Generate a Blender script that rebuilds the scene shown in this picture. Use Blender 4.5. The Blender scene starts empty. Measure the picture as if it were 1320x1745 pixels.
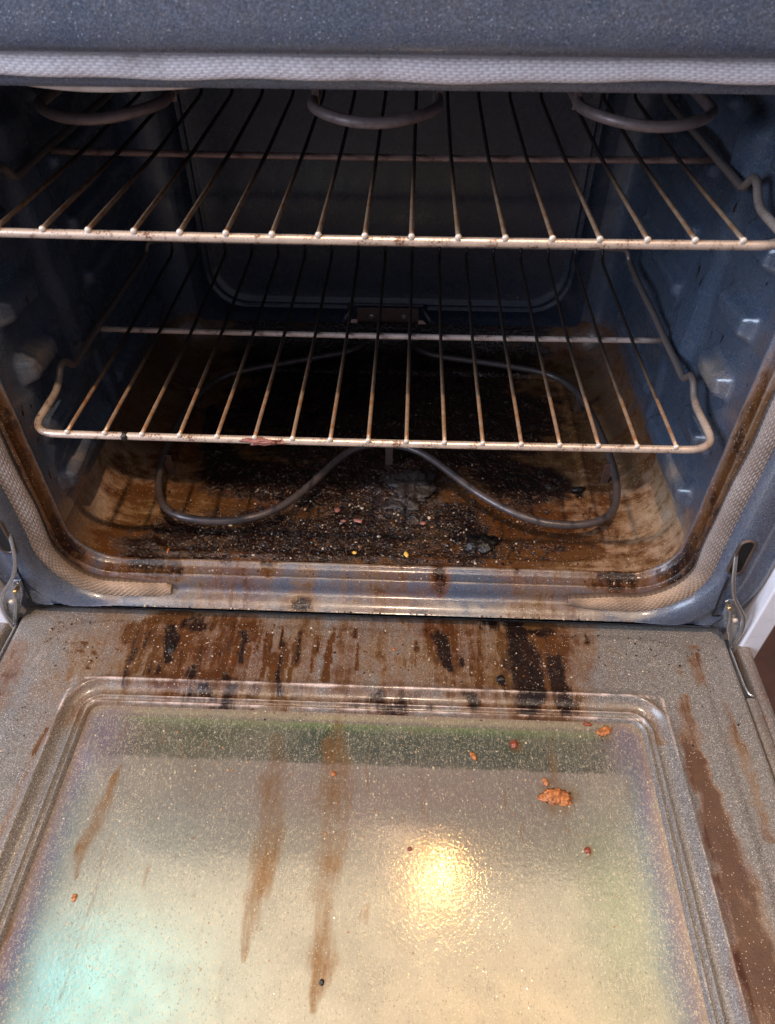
import bpy, math, random
import numpy as np
from mathutils import Vector, Matrix, noise as mn

# ------------------------------------------------------------------ camera
sc = bpy.context.scene
col = sc.collection
CAM = (0.0359, -0.4975, 0.4012)
YAW, PITCH, ROLL = 0.0381, -0.7756, -0.0011
cam_d = bpy.data.cameras.new("camera")
cam = bpy.data.objects.new("camera", cam_d)
col.objects.link(cam)
_M = (Matrix.Rotation(YAW, 3, 'Z') @ Matrix.Rotation(PITCH, 3, 'X') @ Matrix.Rotation(ROLL, 3, 'Y')
      @ Matrix.Rotation(math.radians(90), 3, 'X'))
cam.matrix_world = Matrix.Translation(CAM) @ _M.to_4x4()
cam_d.sensor_fit = 'VERTICAL'
cam_d.sensor_height = 36
cam_d.lens = 25.24
cam_d.clip_start = 0.01
cam_d.clip_end = 50
cam_d.dof.use_dof = True
cam_d.dof.focus_distance = 0.66
cam_d.dof.aperture_fstop = 9
sc.camera = cam

# ------------------------------------------------------------------ world and lamps
w = bpy.data.worlds.new("World")
sc.world = w
w.use_nodes = True
bg = w.node_tree.nodes['Background']
bg.inputs[0].default_value = (0.56, 0.60, 0.80, 1)
bg.inputs[1].default_value = 0.30


def lamp(name, kind, loc, target, energy, color, size=None, size_y=None):
    d = bpy.data.lights.new(name, kind)
    d.energy = energy
    d.color = color
    if kind == 'AREA':
        d.size = size
        if size_y:
            d.shape = 'RECTANGLE'
            d.size_y = size_y
        else:
            d.shape = 'DISK'
    else:
        d.shadow_soft_size = size
    o = bpy.data.objects.new(name, d)
    col.objects.link(o)
    o.location = loc
    o.rotation_euler = (Vector(target) - Vector(loc)).to_track_quat('-Z', 'Y').to_euler()
    return o


lamp("ceiling_lamp", 'POINT', (0.03, -0.62, 1.95), (0, 0, 0), 125, (1.0, 0.75, 0.54), 0.03)
lamp("hood_lamp", 'AREA', (0.150, 0.19, 1.16), (0.07, -0.284, -0.23), .95, (1.0, 0.60, 0.20), 0.032)
lamp("ceiling_glow", 'AREA', (0.35, -0.35, 2.45), (0.35, -0.35, 0), 34, (1.0, 0.86, 0.66), 3.2, 3.0)
lamp("window_light", 'AREA', (-1.75, -0.95, 0.85), (0.2, 0.0, 0), 62, (0.66, 0.78, 1.0), 1.0, 1.2)

sc.view_settings.view_transform = 'Standard'
sc.view_settings.look = 'None'
sc.view_settings.exposure = 0.0

rng = random.Random(7)
nrg = np.random.default_rng(11)
DOOR_BROWN = [(-0.2518, -0.053, -0.2398, -0.1135, 0.0112, 0.0129, 0.8), (-0.2071, -0.0436, -0.2006, -0.1052, 0.0313, 0.0236, 0.9), (-0.1892, -0.039, -0.1712, -0.0901, 0.0377, 0.0269, 0.7), (-0.1437, -0.0449, -0.133, -0.116, 0.0281, 0.0204, 0.8), (-0.0934, -0.087, -0.0845, -0.1273, 0.0096, 0.0103, 0.8), (-0.0688, -0.0419, -0.0652, -0.12, 0.0187, 0.0116, 0.6), (-0.0248, -0.044, -0.0218, -0.1183, 0.0156, 0.0087, 0.6), (0.0127, -0.0463, 0.0187, -0.1167, 0.0124, 0.0087, 0.6), (0.0716, -0.0364, 0.0883, -0.1073, 0.0219, 0.0175, 0.8), (0.1189, -0.0268, 0.1196, -0.1193, 0.0189, 0.0173, 0.75), (0.1629, -0.0251, 0.1706, -0.1237, 0.0377, 0.0343, 1.0), (0.2309, -0.0301, 0.2126, -0.109, 0.0125, 0.0069, 0.5), (-0.3044, -0.0738, -0.2979, -0.109, 0.0073, 0.0047, 0.7), (-0.2996, -0.1672, -0.2993, -0.1967, 0.0028, 0.0022, 0.8), (0.3123, -0.1117, 0.3063, -0.1672, 0.004, 0.0065, 0.6), (0.3075, -0.1729, 0.3083, -0.2268, 0.0065, 0.0092, 1.0), (0.3083, -0.2268, 0.3101, -0.2792, 0.0092, 0.0115, 1.0), (0.3101, -0.2792, 0.3117, -0.3257, 0.0115, 0.0135, 1.0), (0.3117, -0.3257, 0.3119, -0.3708, 0.0135, 0.0153, 1.0), (0.3507, -0.1166, 0.3516, -0.1768, 0.0034, 0.0043, 0.75), (0.3516, -0.1768, 0.3524, -0.2449, 0.0043, 0.004, 0.75), (0.3353, -0.0448, 0.335, -0.0909, 0.0031, 0.0041, 0.6), (-0.1478, -0.1426, -0.15, -0.1459, 0.0017, 0.0017, 0.5), (-0.229, -0.0781, -0.1502, -0.075, 0.0789, 0.0667, 0.5), (0.044, -0.0673, 0.1411, -0.0635, 0.0728, 0.0729, 0.45), (-0.3654, -0.0762, -0.3547, -0.1444, 0.0122, 0.0114, 0.35)]
DOOR_CHAR = [(-0.2102, -0.0513, -0.203, -0.0843, 0.0087, 0.0054, 0.9), (-0.192, -0.0406, -0.1781, -0.0463, 0.0126, 0.0062, 0.8), (-0.2424, -0.0786, -0.2419, -0.1068, 0.0036, 0.0047, 0.65), (-0.2119, -0.0917, -0.2114, -0.109, 0.0024, 0.0029, 0.7), (-0.1786, -0.0974, -0.1774, -0.1097, 0.0042, 0.0053, 0.7), (-0.1434, -0.0995, -0.1402, -0.1096, 0.003, 0.0035, 0.7), (-0.133, -0.0521, -0.1288, -0.0849, 0.0037, 0.0036, 0.75), (-0.089, -0.1008, -0.085, -0.1241, 0.003, 0.004, 0.75), (0.0746, -0.0454, 0.0813, -0.0836, 0.0074, 0.0072, 1.0), (0.0972, -0.0724, 0.0968, -0.083, 0.0036, 0.003, 0.9), (0.1533, -0.027, 0.1587, -0.07, 0.0113, 0.0169, 1.0), (0.1587, -0.07, 0.1627, -0.1176, 0.0169, 0.0173, 1.0), (0.1909, -0.0758, 0.1939, -0.1196, 0.0084, 0.0126, 0.85), (0.1188, -0.0284, 0.1912, -0.0393, 0.0075, 0.0056, 0.75), (0.1344, -0.0967, 0.135, -0.0974, 0.0041, 0.0041, 1.0), (0.1041, -0.1199, 0.1055, -0.1263, 0.0081, 0.0069, 0.9), (-0.0683, -0.1188, -0.0706, -0.1235, 0.007, 0.0058, 0.7), (-0.0124, -0.1277, 0.0564, -0.1282, 0.0143, 0.0114, 0.55), (-0.1321, -0.1356, -0.1671, -0.1338, 0.0285, 0.0172, 0.55), (0.3174, -0.075, 0.3179, -0.0757, 0.0018, 0.0018, 1.0), (0.2291, -0.0416, 0.2285, -0.0527, 0.0031, 0.0031, 0.8)]
PANE_BROWN = [(-0.2241, -0.2091, -0.2271, -0.2492, 0.0043, 0.0072, 0.9), (-0.2271, -0.2492, -0.2315, -0.2741, 0.0072, 0.0055, 0.9), (-0.2315, -0.2741, -0.2307, -0.2905, 0.0055, 0.0024, 0.9), (-0.0792, -0.2062, -0.0745, -0.2532, 0.0107, 0.0111, 0.75), (-0.0745, -0.2532, -0.0784, -0.3049, 0.0111, 0.0086, 0.75), (-0.0784, -0.3049, -0.0795, -0.3387, 0.0086, 0.0064, 0.75), (-0.0246, -0.1576, -0.0205, -0.2039, 0.009, 0.0117, 0.8), (-0.0205, -0.2039, -0.0188, -0.251, 0.0117, 0.0111, 0.8), (-0.0188, -0.251, -0.0213, -0.3026, 0.0111, 0.0086, 0.8), (-0.0213, -0.3026, -0.0189, -0.3482, 0.0086, 0.0099, 0.9), (-0.0189, -0.3482, -0.0188, -0.3711, 0.0099, 0.007, 0.9), (-0.1728, -0.2859, -0.1677, -0.3127, 0.0029, 0.0024, 0.4), (-0.2766, -0.317, -0.271, -0.338, 0.0047, 0.0055, 0.9)]
FLOOR_CHAR = [(-0.2337, 0.291, -0.1908, 0.1593, 0.008, 0.0288, 1.0), (-0.1908, 0.1593, -0.0876, 0.1418, 0.0288, 0.0424, 1.0), (-0.0876, 0.1418, -0.0039, 0.1667, 0.0424, 0.0432, 1.0), (-0.0731, 0.2841, 0.0848, 0.2904, 0.1184, 0.1184, 1.0), (0.1132, 0.2168, 0.1669, 0.152, 0.0298, 0.0354, 1.0), (0.1669, 0.152, 0.2022, 0.1534, 0.0354, 0.0283, 1.0), (-0.1835, 0.2797, 0.1967, 0.3082, 0.0316, 0.0319, 1.0), (0.0061, 0.1047, -0.012, 0.0658, 0.0615, 0.0661, 0.8), (0.0943, 0.0888, 0.1127, 0.0526, 0.0269, 0.0195, 0.9), (0.1187, 0.0439, 0.1052, 0.0303, 0.0155, 0.0127, 1.0), (-0.2476, 0.025, -0.1943, 0.0185, 0.0321, 0.0382, 0.75), (-0.1243, 0.0613, -0.049, 0.0373, 0.0396, 0.0387, 0.8), (-0.2233, 0.0574, -0.1433, 0.056, 0.0264, 0.0197, 0.75), (0.1578, 0.0499, 0.209, 0.0475, 0.0065, 0.0052, 0.5), (-0.0727, 0.019, 0.0416, 0.0193, 0.0508, 0.0506, 0.6), (0.2388, 0.1392, 0.2393, 0.1382, 0.0063, 0.0063, 1.0)]
FLOOR_BROWN = [(-0.2697, 0.1037, -0.2101, 0.0863, 0.0344, 0.0406, 0.7), (-0.2682, 0.0286, -0.0877, 0.0357, 0.0322, 0.0387, 1.0), (-0.0963, 0.1006, 0.1077, 0.0893, 0.0819, 0.0806, 1.0), (0.14, 0.0718, 0.2348, 0.0485, 0.0397, 0.0194, 0.95), (0.1623, 0.1011, 0.2384, 0.1139, 0.0407, 0.0137, 0.6), (-0.0086, 0.2608, 0.0105, 0.1673, 0.2323, 0.2158, 1.0), (0.282, 0.0288, 0.3166, 0.043, 0.0316, 0.0128, 0.5), (-0.3206, 0.1326, -0.3041, 0.1023, 0.0212, 0.0138, 0.25)]


# ------------------------------------------------------------------ mesh helpers
def tag(o, **k):
    for a, b in k.items():
        o[a] = b
    return o


def empty(name, loc, label=None, category=None, group=None, rot=(0, 0, 0)):
    o = bpy.data.objects.new(name, None)
    o.empty_display_size = 0.02
    col.objects.link(o)
    o.location = loc
    o.rotation_euler = rot
    if label:
        o['label'] = label
    if category:
        o['category'] = category
    if group:
        o['group'] = group
    return o


def obj(name, verts, faces, m, parent=None, smooth=True, attrs=None, uv=None, origin=None):
    """verts in world coordinates of the parent chain's un-moved frame"""
    me = bpy.data.meshes.new(name)
    v = np.asarray(verts, float)
    me.from_pydata(v.tolist(), [], [list(map(int, f)) for f in faces])
    me.update()
    if smooth:
        me.polygons.foreach_set('use_smooth', [True] * len(me.polygons))
    for k, a in (attrs or {}).items():
        a = np.asarray(a, np.float32)
        if a.ndim == 1:
            at = me.attributes.new(k, 'FLOAT', 'POINT')
            at.data.foreach_set('value', a)
        else:
            at = me.attributes.new(k, 'FLOAT_COLOR', 'POINT')
            at.data.foreach_set('color', np.concatenate([a[:, :3], np.ones((len(a), 1))], 1).astype(np.float32).ravel())
    if uv is not None:
        at = me.attributes.new('rib', 'FLOAT_VECTOR', 'POINT')
        u3 = np.zeros((len(v), 3), np.float32)
        u3[:, :2] = uv
        at.data.foreach_set('vector', u3.ravel())
    me.materials.append(m)
    o = bpy.data.objects.new(name, me)
    col.objects.link(o)
    if parent is not None:
        o.parent = parent
        off = Vector((0, 0, 0))
        p = parent
        while p is not None:
            off += p.location
            p = p.parent
        o.location = -off
    return o


def rings(R, closed=True, flip=False, cap=False, base=0):
    n = len(R[0])
    V = np.concatenate(R)
    F = []
    m = n if closed else n - 1
    for i in range(len(R) - 1):
        a, b = i * n, (i + 1) * n
        j = np.arange(m)
        k = (j + 1) % n
        q = np.stack([a + j, a + k, b + k, b + j], 1)
        if flip:
            q = q[:, ::-1]
        F.append(q)
    F = np.concatenate(F).tolist()
    if cap:
        L = list(range((len(R) - 1) * n, len(R) * n))
        F.append(L[::-1] if flip else L)
    return V, F


def rrect(x0, x1, z0, z1, r, nx, nz, nc):
    """closed rounded rectangle, counter-clockwise from bottom-left, returns (N,2) points and outward normals"""
    P, Nn = [], []

    def side(a, b, n, nn):
        for i in range(n):
            t = i / n
            P.append((a[0] + (b[0] - a[0]) * t, a[1] + (b[1] - a[1]) * t))
            Nn.append(nn)

    def corner(cx, cz, a0):
        for i in range(nc):
            a = a0 + (math.pi / 2) * i / nc
            P.append((cx + r * math.cos(a), cz + r * math.sin(a)))
            Nn.append((math.cos(a), math.sin(a)))
    side((x0 + r, z0), (x1 - r, z0), nx, (0, -1))
    corner(x1 - r, z0 + r, -math.pi / 2)
    side((x1, z0 + r), (x1, z1 - r), nz, (1, 0))
    corner(x1 - r, z1 - r, 0)
    side((x1 - r, z1), (x0 + r, z1), nx, (0, 1))
    corner(x0 + r, z1 - r, math.pi / 2)
    side((x0, z1 - r), (x0, z0 + r), nz, (-1, 0))
    corner(x0 + r, z0 + r, math.pi)
    return np.array(P), np.array(Nn)


def tube(path, r, n=10, caps=True, sub=1):
    """tube along a polyline (list of 3-vectors); r may be a list"""
    p = [Vector(a) for a in path]
    rr = r if isinstance(r, (list, tuple, np.ndarray)) else [r] * len(p)
    up = None
    R = []
    for i, a in enumerate(p):
        t = (p[min(i + 1, len(p) - 1)] - p[max(i - 1, 0)]).normalized()
        if up is None:
            up = Vector((0, 0, 1)) if abs(t.z) < .9 else Vector((1, 0, 0))
        up = (up - t * up.dot(t)).normalized()
        s = t.cross(up)
        R.append(np.array([list(a + (up * math.cos(2 * math.pi * k / n) + s * math.sin(2 * math.pi * k / n)) * rr[i])
                           for k in range(n)]))
    V, F = rings(R)
    if caps:
        F.append(list(range(n))[::-1])
        F.append(list(range((len(R) - 1) * n, len(R) * n)))
    return V, F


def join(parts):
    V, F, b = [], [], 0
    for v, f in parts:
        V.append(np.asarray(v, float))
        F += [[i + b for i in q] for q in f]
        b += len(v)
    return np.concatenate(V), F


def smoothpath(pts, step=0.004, rad=0.012, nb=6):
    """polyline with rounded corners, resampled"""
    P = [Vector(a) for a in pts]
    out = [P[0]]
    for i in range(1, len(P) - 1):
        a, b, c = P[i - 1], P[i], P[i + 1]
        rr = rad[i] if isinstance(rad, (list, tuple)) else rad
        d1 = min(rr, (a - b).length * .49)
        d2 = min(rr, (c - b).length * .49)
        s, e = b + (a - b).normalized() * d1, b + (c - b).normalized() * d2
        for k in range(nb + 1):
            t = k / nb
            out.append(s * (1 - t) ** 2 + b * 2 * t * (1 - t) + e * t * t)
    out.append(P[-1])
    res = [out[0]]
    for a, b in zip(out[:-1], out[1:]):
        L = (b - a).length
        k = max(1, int(L / step))
        for i in range(1, k + 1):
            res.append(a.lerp(b, i / k))
    q = [res[0]]
    for a in res[1:]:
        if (a - q[-1]).length > 1e-5:
            q.append(a)
    return q


def box(x0, x1, y0, y1, z0, z1, bev=0.0):
    b = bev
    if b <= 0:
        V = [(x, y, z) for x in (x0, x1) for y in (y0, y1) for z in (z0, z1)]
        F = [(0, 1, 3, 2), (4, 6, 7, 5), (0, 4, 5, 1), (2, 3, 7, 6), (0, 2, 6, 4), (1, 5, 7, 3)]
        return V, F
    R = []
    for z, i in ((z0, b), (z0 + b, 0), (z1 - b, 0), (z1, b)):
        P, _ = rrect(x0 + i, x1 - i, y0 + i, y1 - i, b, 1, 1, 3)
        R.append(np.column_stack([P, np.full(len(P), z)]))
    V, F = rings(R)
    n = len(R[0])
    F.append(list(range(n))[::-1])
    F.append(list(range(3 * n, 4 * n)))
    return V, F


def capsules(x, y, L, soft=1.0):
    out = np.zeros_like(x)
    for x1, y1, x2, y2, w1, w2, s in L:
        dx, dy = x2 - x1, y2 - y1
        t = np.clip(((x - x1) * dx + (y - y1) * dy) / (dx * dx + dy * dy + 1e-12), 0, 1)
        d = np.hypot(x - x1 - t * dx, y - y1 - t * dy) / (w1 + (w2 - w1) * t)
        out = np.maximum(out, s * np.clip(1.5 - d * soft, 0, 1))
    return out


def fbm(P, scale, octv=4, off=0.0):
    P = np.asarray(P, float) * scale + off
    return np.array([mn.fractal(Vector(p), 1.0, 2.0, octv) for p in P])


def sstep(a, b, x):
    t = np.clip((x - a) / (b - a), 0, 1)
    return t * t * (3 - 2 * t)


# ------------------------------------------------------------------ material helpers
class NT:
    def __init__(s, name):
        s.m = bpy.data.materials.new(name)
        s.m.use_nodes = True
        s.t = s.m.node_tree
        s.n = s.t.nodes
        s.b = s.n['Principled BSDF']
        s.tc = s.n.new('ShaderNodeTexCoord').outputs['Object']

    def link(s, a, b):
        if isinstance(a, (int, float)):
            b.default_value = a
        elif isinstance(a, tuple):
            b.default_value = a if len(a) != 3 or b.type == 'VECTOR' else a + (1,)
        else:
            s.t.links.new(a, b)

    def math(s, op, a, b=0.0, c=None, clamp=False):
        n = s.n.new('ShaderNodeMath')
        n.operation = op
        n.use_clamp = clamp
        s.link(a, n.inputs[0])
        s.link(b, n.inputs[1])
        if c is not None:
            s.link(c, n.inputs[2])
        return n.outputs[0]

    def mapv(s, scale=(1, 1, 1), rot=(0, 0, 0), src=None):
        n = s.n.new('ShaderNodeMapping')
        s.link(src or s.tc, n.inputs[0])
        n.inputs['Scale'].default_value = scale
        n.inputs['Rotation'].default_value = rot
        return n.outputs[0]

    def noise(s, scale, detail=4, rough=.6, vec=None, dist=0.0):
        n = s.n.new('ShaderNodeTexNoise')
        s.link(vec or s.tc, n.inputs['Vector'])
        n.inputs['Scale'].default_value = scale
        n.inputs['Detail'].default_value = detail
        n.inputs['Roughness'].default_value = rough
        n.inputs['Distortion'].default_value = dist
        return n.outputs['Fac']

    def voro(s, scale, vec=None, feat='F1', rnd=1.0):
        n = s.n.new('ShaderNodeTexVoronoi')
        n.feature = feat
        s.link(vec or s.tc, n.inputs['Vector'])
        n.inputs['Scale'].default_value = scale
        n.inputs['Randomness'].default_value = rnd
        return n.outputs['Distance'], n.outputs.get('Color')

    def rng(s, v, a, b, c=0.0, d=1.0, smooth=False):
        n = s.n.new('ShaderNodeMapRange')
        n.interpolation_type = 'SMOOTHSTEP' if smooth else 'LINEAR'
        s.link(v, n.inputs[0])
        for i, q in enumerate((a, b, c, d)):
            s.link(q, n.inputs[i + 1])
        return n.outputs[0]

    def mix(s, f, a, b, mode='MIX'):
        n = s.n.new('ShaderNodeMix')
        n.data_type = 'RGBA'
        n.blend_type = mode
        s.link(f, n.inputs[0])
        s.link(a, n.inputs[6])
        s.link(b, n.inputs[7])
        return n.outputs[2]

    def fmix(s, f, a, b):
        n = s.n.new('ShaderNodeMix')
        s.link(f, n.inputs[0])
        s.link(a, n.inputs[2])
        s.link(b, n.inputs[3])
        return n.outputs[0]

    def attr(s, name):
        n = s.n.new('ShaderNodeAttribute')
        n.attribute_name = name
        return n

    def sep(s, v):
        n = s.n.new('ShaderNodeSeparateXYZ')
        s.link(v, n.inputs[0])
        return n.outputs

    def bump(s, h, strength=.5, dist=.001, normal=None):
        n = s.n.new('ShaderNodeBump')
        n.inputs['Strength'].default_value = strength
        n.inputs['Distance'].default_value = dist
        s.link(h, n.inputs['Height'])
        if normal:
            s.link(normal, n.inputs['Normal'])
        return n.outputs[0]

    def out(s, color=None, rough=None, metal=None, normal=None, spec=None, coat=None):
        b = s.b
        if color is not None:
            s.link(color, b.inputs['Base Color'])
        if rough is not None:
            s.link(rough, b.inputs['Roughness'])
        if metal is not None:
            s.link(metal, b.inputs['Metallic'])
        if normal is not None:
            s.link(normal, b.inputs['Normal'])
        if spec is not None:
            s.link(spec, b.inputs['Specular IOR Level'])
        if coat is not None:
            b.inputs['Coat Weight'].default_value = coat
        return s.m


def specks(s, scale, thr, keep, vec=None):
    d, c = s.voro(scale, vec)
    r = s.sep(c)[0]
    a = s.rng(d, thr, thr * .5)
    return s.math('MULTIPLY', a, s.math('GREATER_THAN', r, keep))


def enamel(name, base, dirt, fleck=(.5, .5, .5), dirt_amt=.5, stained=True, crust=0.0, cr0=.45, cr1=.80, rough=.33, fl=.55, sheen=0.5, tan=(.40, .30, .22), grain=.5, coat=0.0, stretch=(115, 14, 24)):
    """speckled porcelain enamel with a baked-on film, brown grease and char"""
    s = NT(name)
    n1 = s.noise(9, 5, .65)
    n2 = s.noise(70, 4, .6)
    n3 = s.noise(900, 2, .65)
    n4 = s.noise(28, 5, .7)
    stv = s.mapv(stretch, (0, 0, .25 if stretch[0] < stretch[1] else 0))
    st = s.noise(1.0, 5, .7, stv, .5)
    film = s.rng(s.math('ADD', s.math('MULTIPLY', n1, .6), s.math('MULTIPLY', n2, .4)), .35, .65, 0, dirt_amt, True)
    c = s.mix(film, base, dirt)
    # fine grain of the fired speckle, clustered so that it never reads as a regular dot pattern
    clump = s.rng(n4, .3, .7, .25, 1.0)
    c = s.mix(s.math('MULTIPLY', s.rng(n3, .47, .68), grain), c, tuple(min(1, x * 2.6 + .03) for x in base))
    c = s.mix(s.rng(n3, .48, .30, 0, .45), c, tuple(x * .45 for x in base))
    f1 = specks(s, 430, .25, fl)
    f2 = specks(s, 950, .36, fl - .1)
    c = s.mix(s.math('MULTIPLY', s.math('MULTIPLY', f2, .6), clump), c, tuple(x * .7 for x in fleck))
    c = s.mix(s.math('MULTIPLY', s.math('MULTIPLY', f1, .9), clump), c, fleck)
    rg = s.rng(n2, .3, .7, rough - .08, rough + .14)
    h = s.math('ADD', s.math('MULTIPLY', n3, .5), s.math('MULTIPLY', f1, .5))
    h = s.math('ADD', h, s.math('MULTIPLY', s.noise(14, 3, .5), 2.2))
    if stained:
        br = s.attr('brown').outputs['Fac']
        ch = s.attr('char').outputs['Fac']
        tn = s.attr('tan').outputs['Fac']
        tm = s.rng(s.math('ADD', tn, s.math('MULTIPLY', s.math('SUBTRACT', n4, .5), .8)), .15, .85, 0, .9, True)
        tm = s.math('MULTIPLY', tm, s.rng(tn, 0, .25))
        tcol = s.mix(s.rng(n3, .4, .65), tuple(x * .72 for x in tan), tuple(min(1, x * 1.25) for x in tan))
        tcol = s.mix(s.rng(n2, .45, .7, 0, .5), tcol, tuple(x * .5 for x in tan))
        c = s.mix(tm, c, tcol)
        dn2 = s.math('SUBTRACT', n2, .5)
        dst = s.math('SUBTRACT', st, .5)
        k = s.math('ADD', s.math('MULTIPLY', dst, 1.2), s.math('MULTIPLY', dn2, .6))
        k = s.math('ADD', k, s.math('MULTIPLY', s.math('SUBTRACT', n4, .5), 1.3))
        bm = s.rng(s.math('ADD', br, k), -.02, .85, 0, 1)
        bm = s.math('MULTIPLY', bm, s.rng(br, .0, .3))
        bcol = s.mix(s.rng(n2, .35, .7), (.21, .074, .015), (.095, .025, .005))
        bcol = s.mix(s.rng(n1, .4, .65), bcol, (.24, .12, .036))
        c = s.mix(s.math('MULTIPLY', bm, .93), c, bcol)
        dark = s.rng(bm, .62, 1.0, 0, .68)
        c = s.mix(dark, c, (.055, .016, .004))
        k2 = s.math('ADD', s.math('MULTIPLY', dn2, 1.3), s.math('MULTIPLY', dst, 1.5))
        k2 = s.math('ADD', k2, s.math('MULTIPLY', s.math('SUBTRACT', n3, .5), .9))
        k2 = s.math('ADD', k2, s.math('MULTIPLY', s.math('SUBTRACT', n4, .5), .8))
        cm = s.rng(s.math('ADD', ch, k2), cr0, cr1, 0, 1, True)
        cm = s.math('MULTIPLY', cm, s.rng(ch, .0, .25))
        ccol = s.mix(s.rng(n2, .3, .7), (.006, .004, .004), (.024, .008, .004))
        c = s.mix(cm, c, ccol)
        ah = s.attr('ash').outputs['Fac']
        c = s.mix(s.math('MULTIPLY', ah, s.rng(s.noise(240, 3, .7), .42, .62)), c, (.055, .042, .040))
        g = specks(s, 520, .26, .74)  # sparkle of the grease and char painted as pale specks
        c = s.mix(s.math('MULTIPLY', s.math('MULTIPLY', g, clump), s.rng(s.math('MAXIMUM', bm, cm), 0, 1, .25, .9)), c, (.95, .72, .50))
        rg = s.fmix(cm, s.fmix(bm, rg, .22), .30)
        cr, _ = s.voro(260)
        h = s.math('ADD', h, s.math('MULTIPLY', s.math('MULTIPLY', s.math('SUBTRACT', 1, cr), cm), 1.8 + crust))
        h = s.math('ADD', h, s.math('MULTIPLY', bm, .9))
        h = s.math('ADD', h, s.math('MULTIPLY', n2, .5))
    m = s.out(c, rg, 0, s.bump(h, .55, .0012), spec=sheen)
    if stained and coat:
        s.link(s.math('MULTIPLY', s.math('SUBTRACT', 1, cm), coat), s.b.inputs['Coat Weight'])
    else:
        s.b.inputs['Coat Weight'].default_value = coat
    s.b.inputs['Coat Roughness'].default_value = .16
    return m


def depth_shade(s, c, y0, y1, col2, amt):  # oven's shade painted into the steel with depth, over some tarnish
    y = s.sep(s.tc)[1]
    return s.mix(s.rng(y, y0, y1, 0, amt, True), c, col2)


def steel(name, base=(.62, .58, .54), rough=.32, rust=.5, rustcol=(.16, .06, .02), scale=60, dark=.35, metal=.9, tint=None):
    s = NT(name)
    a = s.noise(scale, 5, .65)
    b = s.noise(scale * 9, 3, .6)
    c = s.mix(s.rng(a, .35, .65, 0, .6, True), base, tuple(x * .62 for x in base))
    k = s.math('ADD', s.math('MULTIPLY', a, .55), s.math('MULTIPLY', b, .45))
    r = s.rng(k, .62 - .16 * rust, .68 - .1 * rust, 0, 1, True)
    c = s.mix(r, c, rustcol)
    sp = s.rng(b, .66, .72, 0, dark)
    c = s.mix(sp, c, (.03, .015, .01))
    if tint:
        c = depth_shade(s, c, *tint)
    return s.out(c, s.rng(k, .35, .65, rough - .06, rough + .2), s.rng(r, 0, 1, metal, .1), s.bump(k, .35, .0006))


def plain(name, c, rough=.5, metal=0.0, nscale=60, var=.3, bump=.15):
    s = NT(name)
    a = s.noise(nscale, 4, .6)
    cc = s.mix(s.rng(a, .3, .7), tuple(x * (1 - var) for x in c), tuple(min(1, x * (1 + var)) for x in c))
    return s.out(cc, s.rng(a, .3, .7, rough - .08, rough + .1), metal, s.bump(a, bump, .001))


M_cav = enamel('cavity_enamel', (.042, .060, .094), (.075, .074, .080), dirt_amt=.6, fleck=(.18, .19, .22), rough=.26, fl=.8, tan=(.40, .30, .21), coat=.7)
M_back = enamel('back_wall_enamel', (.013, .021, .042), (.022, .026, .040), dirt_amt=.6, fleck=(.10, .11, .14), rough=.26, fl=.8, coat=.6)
M_floor = enamel('cavity_floor_enamel', (.030, .034, .044), (.06, .05, .045), fleck=(.5, .42, .34), dirt_amt=.7, crust=.6, cr0=.24, cr1=.78, rough=.24, fl=.6, tan=(.50, .36, .25), coat=.3, stretch=(16, 90, 30))
M_frame = enamel('frame_enamel', (.060, .076, .112), (.105, .10, .11), fleck=(.34, .36, .42), dirt_amt=.7, rough=.26, fl=.66, crust=-1.2, tan=(.36, .30, .25), coat=.55)
M_door = enamel('door_enamel', (.135, .120, .110), (.165, .133, .104), fleck=(1., .92, .80), dirt_amt=.9, rough=.30, fl=.45, grain=.8, crust=-1.3, cr0=.40, cr1=.85, coat=.55, tan=(.80, .60, .52))
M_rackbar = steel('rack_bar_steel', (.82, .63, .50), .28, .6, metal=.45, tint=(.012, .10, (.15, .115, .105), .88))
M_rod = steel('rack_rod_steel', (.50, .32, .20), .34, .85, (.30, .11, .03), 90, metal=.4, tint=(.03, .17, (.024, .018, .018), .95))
M_rodend = steel('rack_rod_cut_end', (.90, .76, .64), .35, .0, metal=.3)
M_cross = steel('rack_cross_bar_steel', (.72, .56, .49), .32, .45, (.12, .05, .03), 80, metal=.35)
M_elem = steel('element_sheath', (.115, .088, .082), .30, .8, (.055, .038, .034), 90, metal=.35)
M_hinge = steel('hinge_steel', (.62, .60, .58), .28, .35, (.25, .13, .05), 70)
M_brkt = steel('bracket_steel', (.30, .20, .17), .4, .5, (.12, .05, .03), 60)
M_dark = plain('slot_dark', (.008, .007, .007), .6)
M_white = plain('white_side_paint', (.85, .80, .82), .35, 0, 30, .05, .05)
M_wood = plain('brown_floor_boards', (.075, .032, .022), .45, 0, 14, .3, .2)
M_blackglass = plain('black_glass', (.02, .02, .022), .12, 0, 10, .1, .02)

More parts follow.
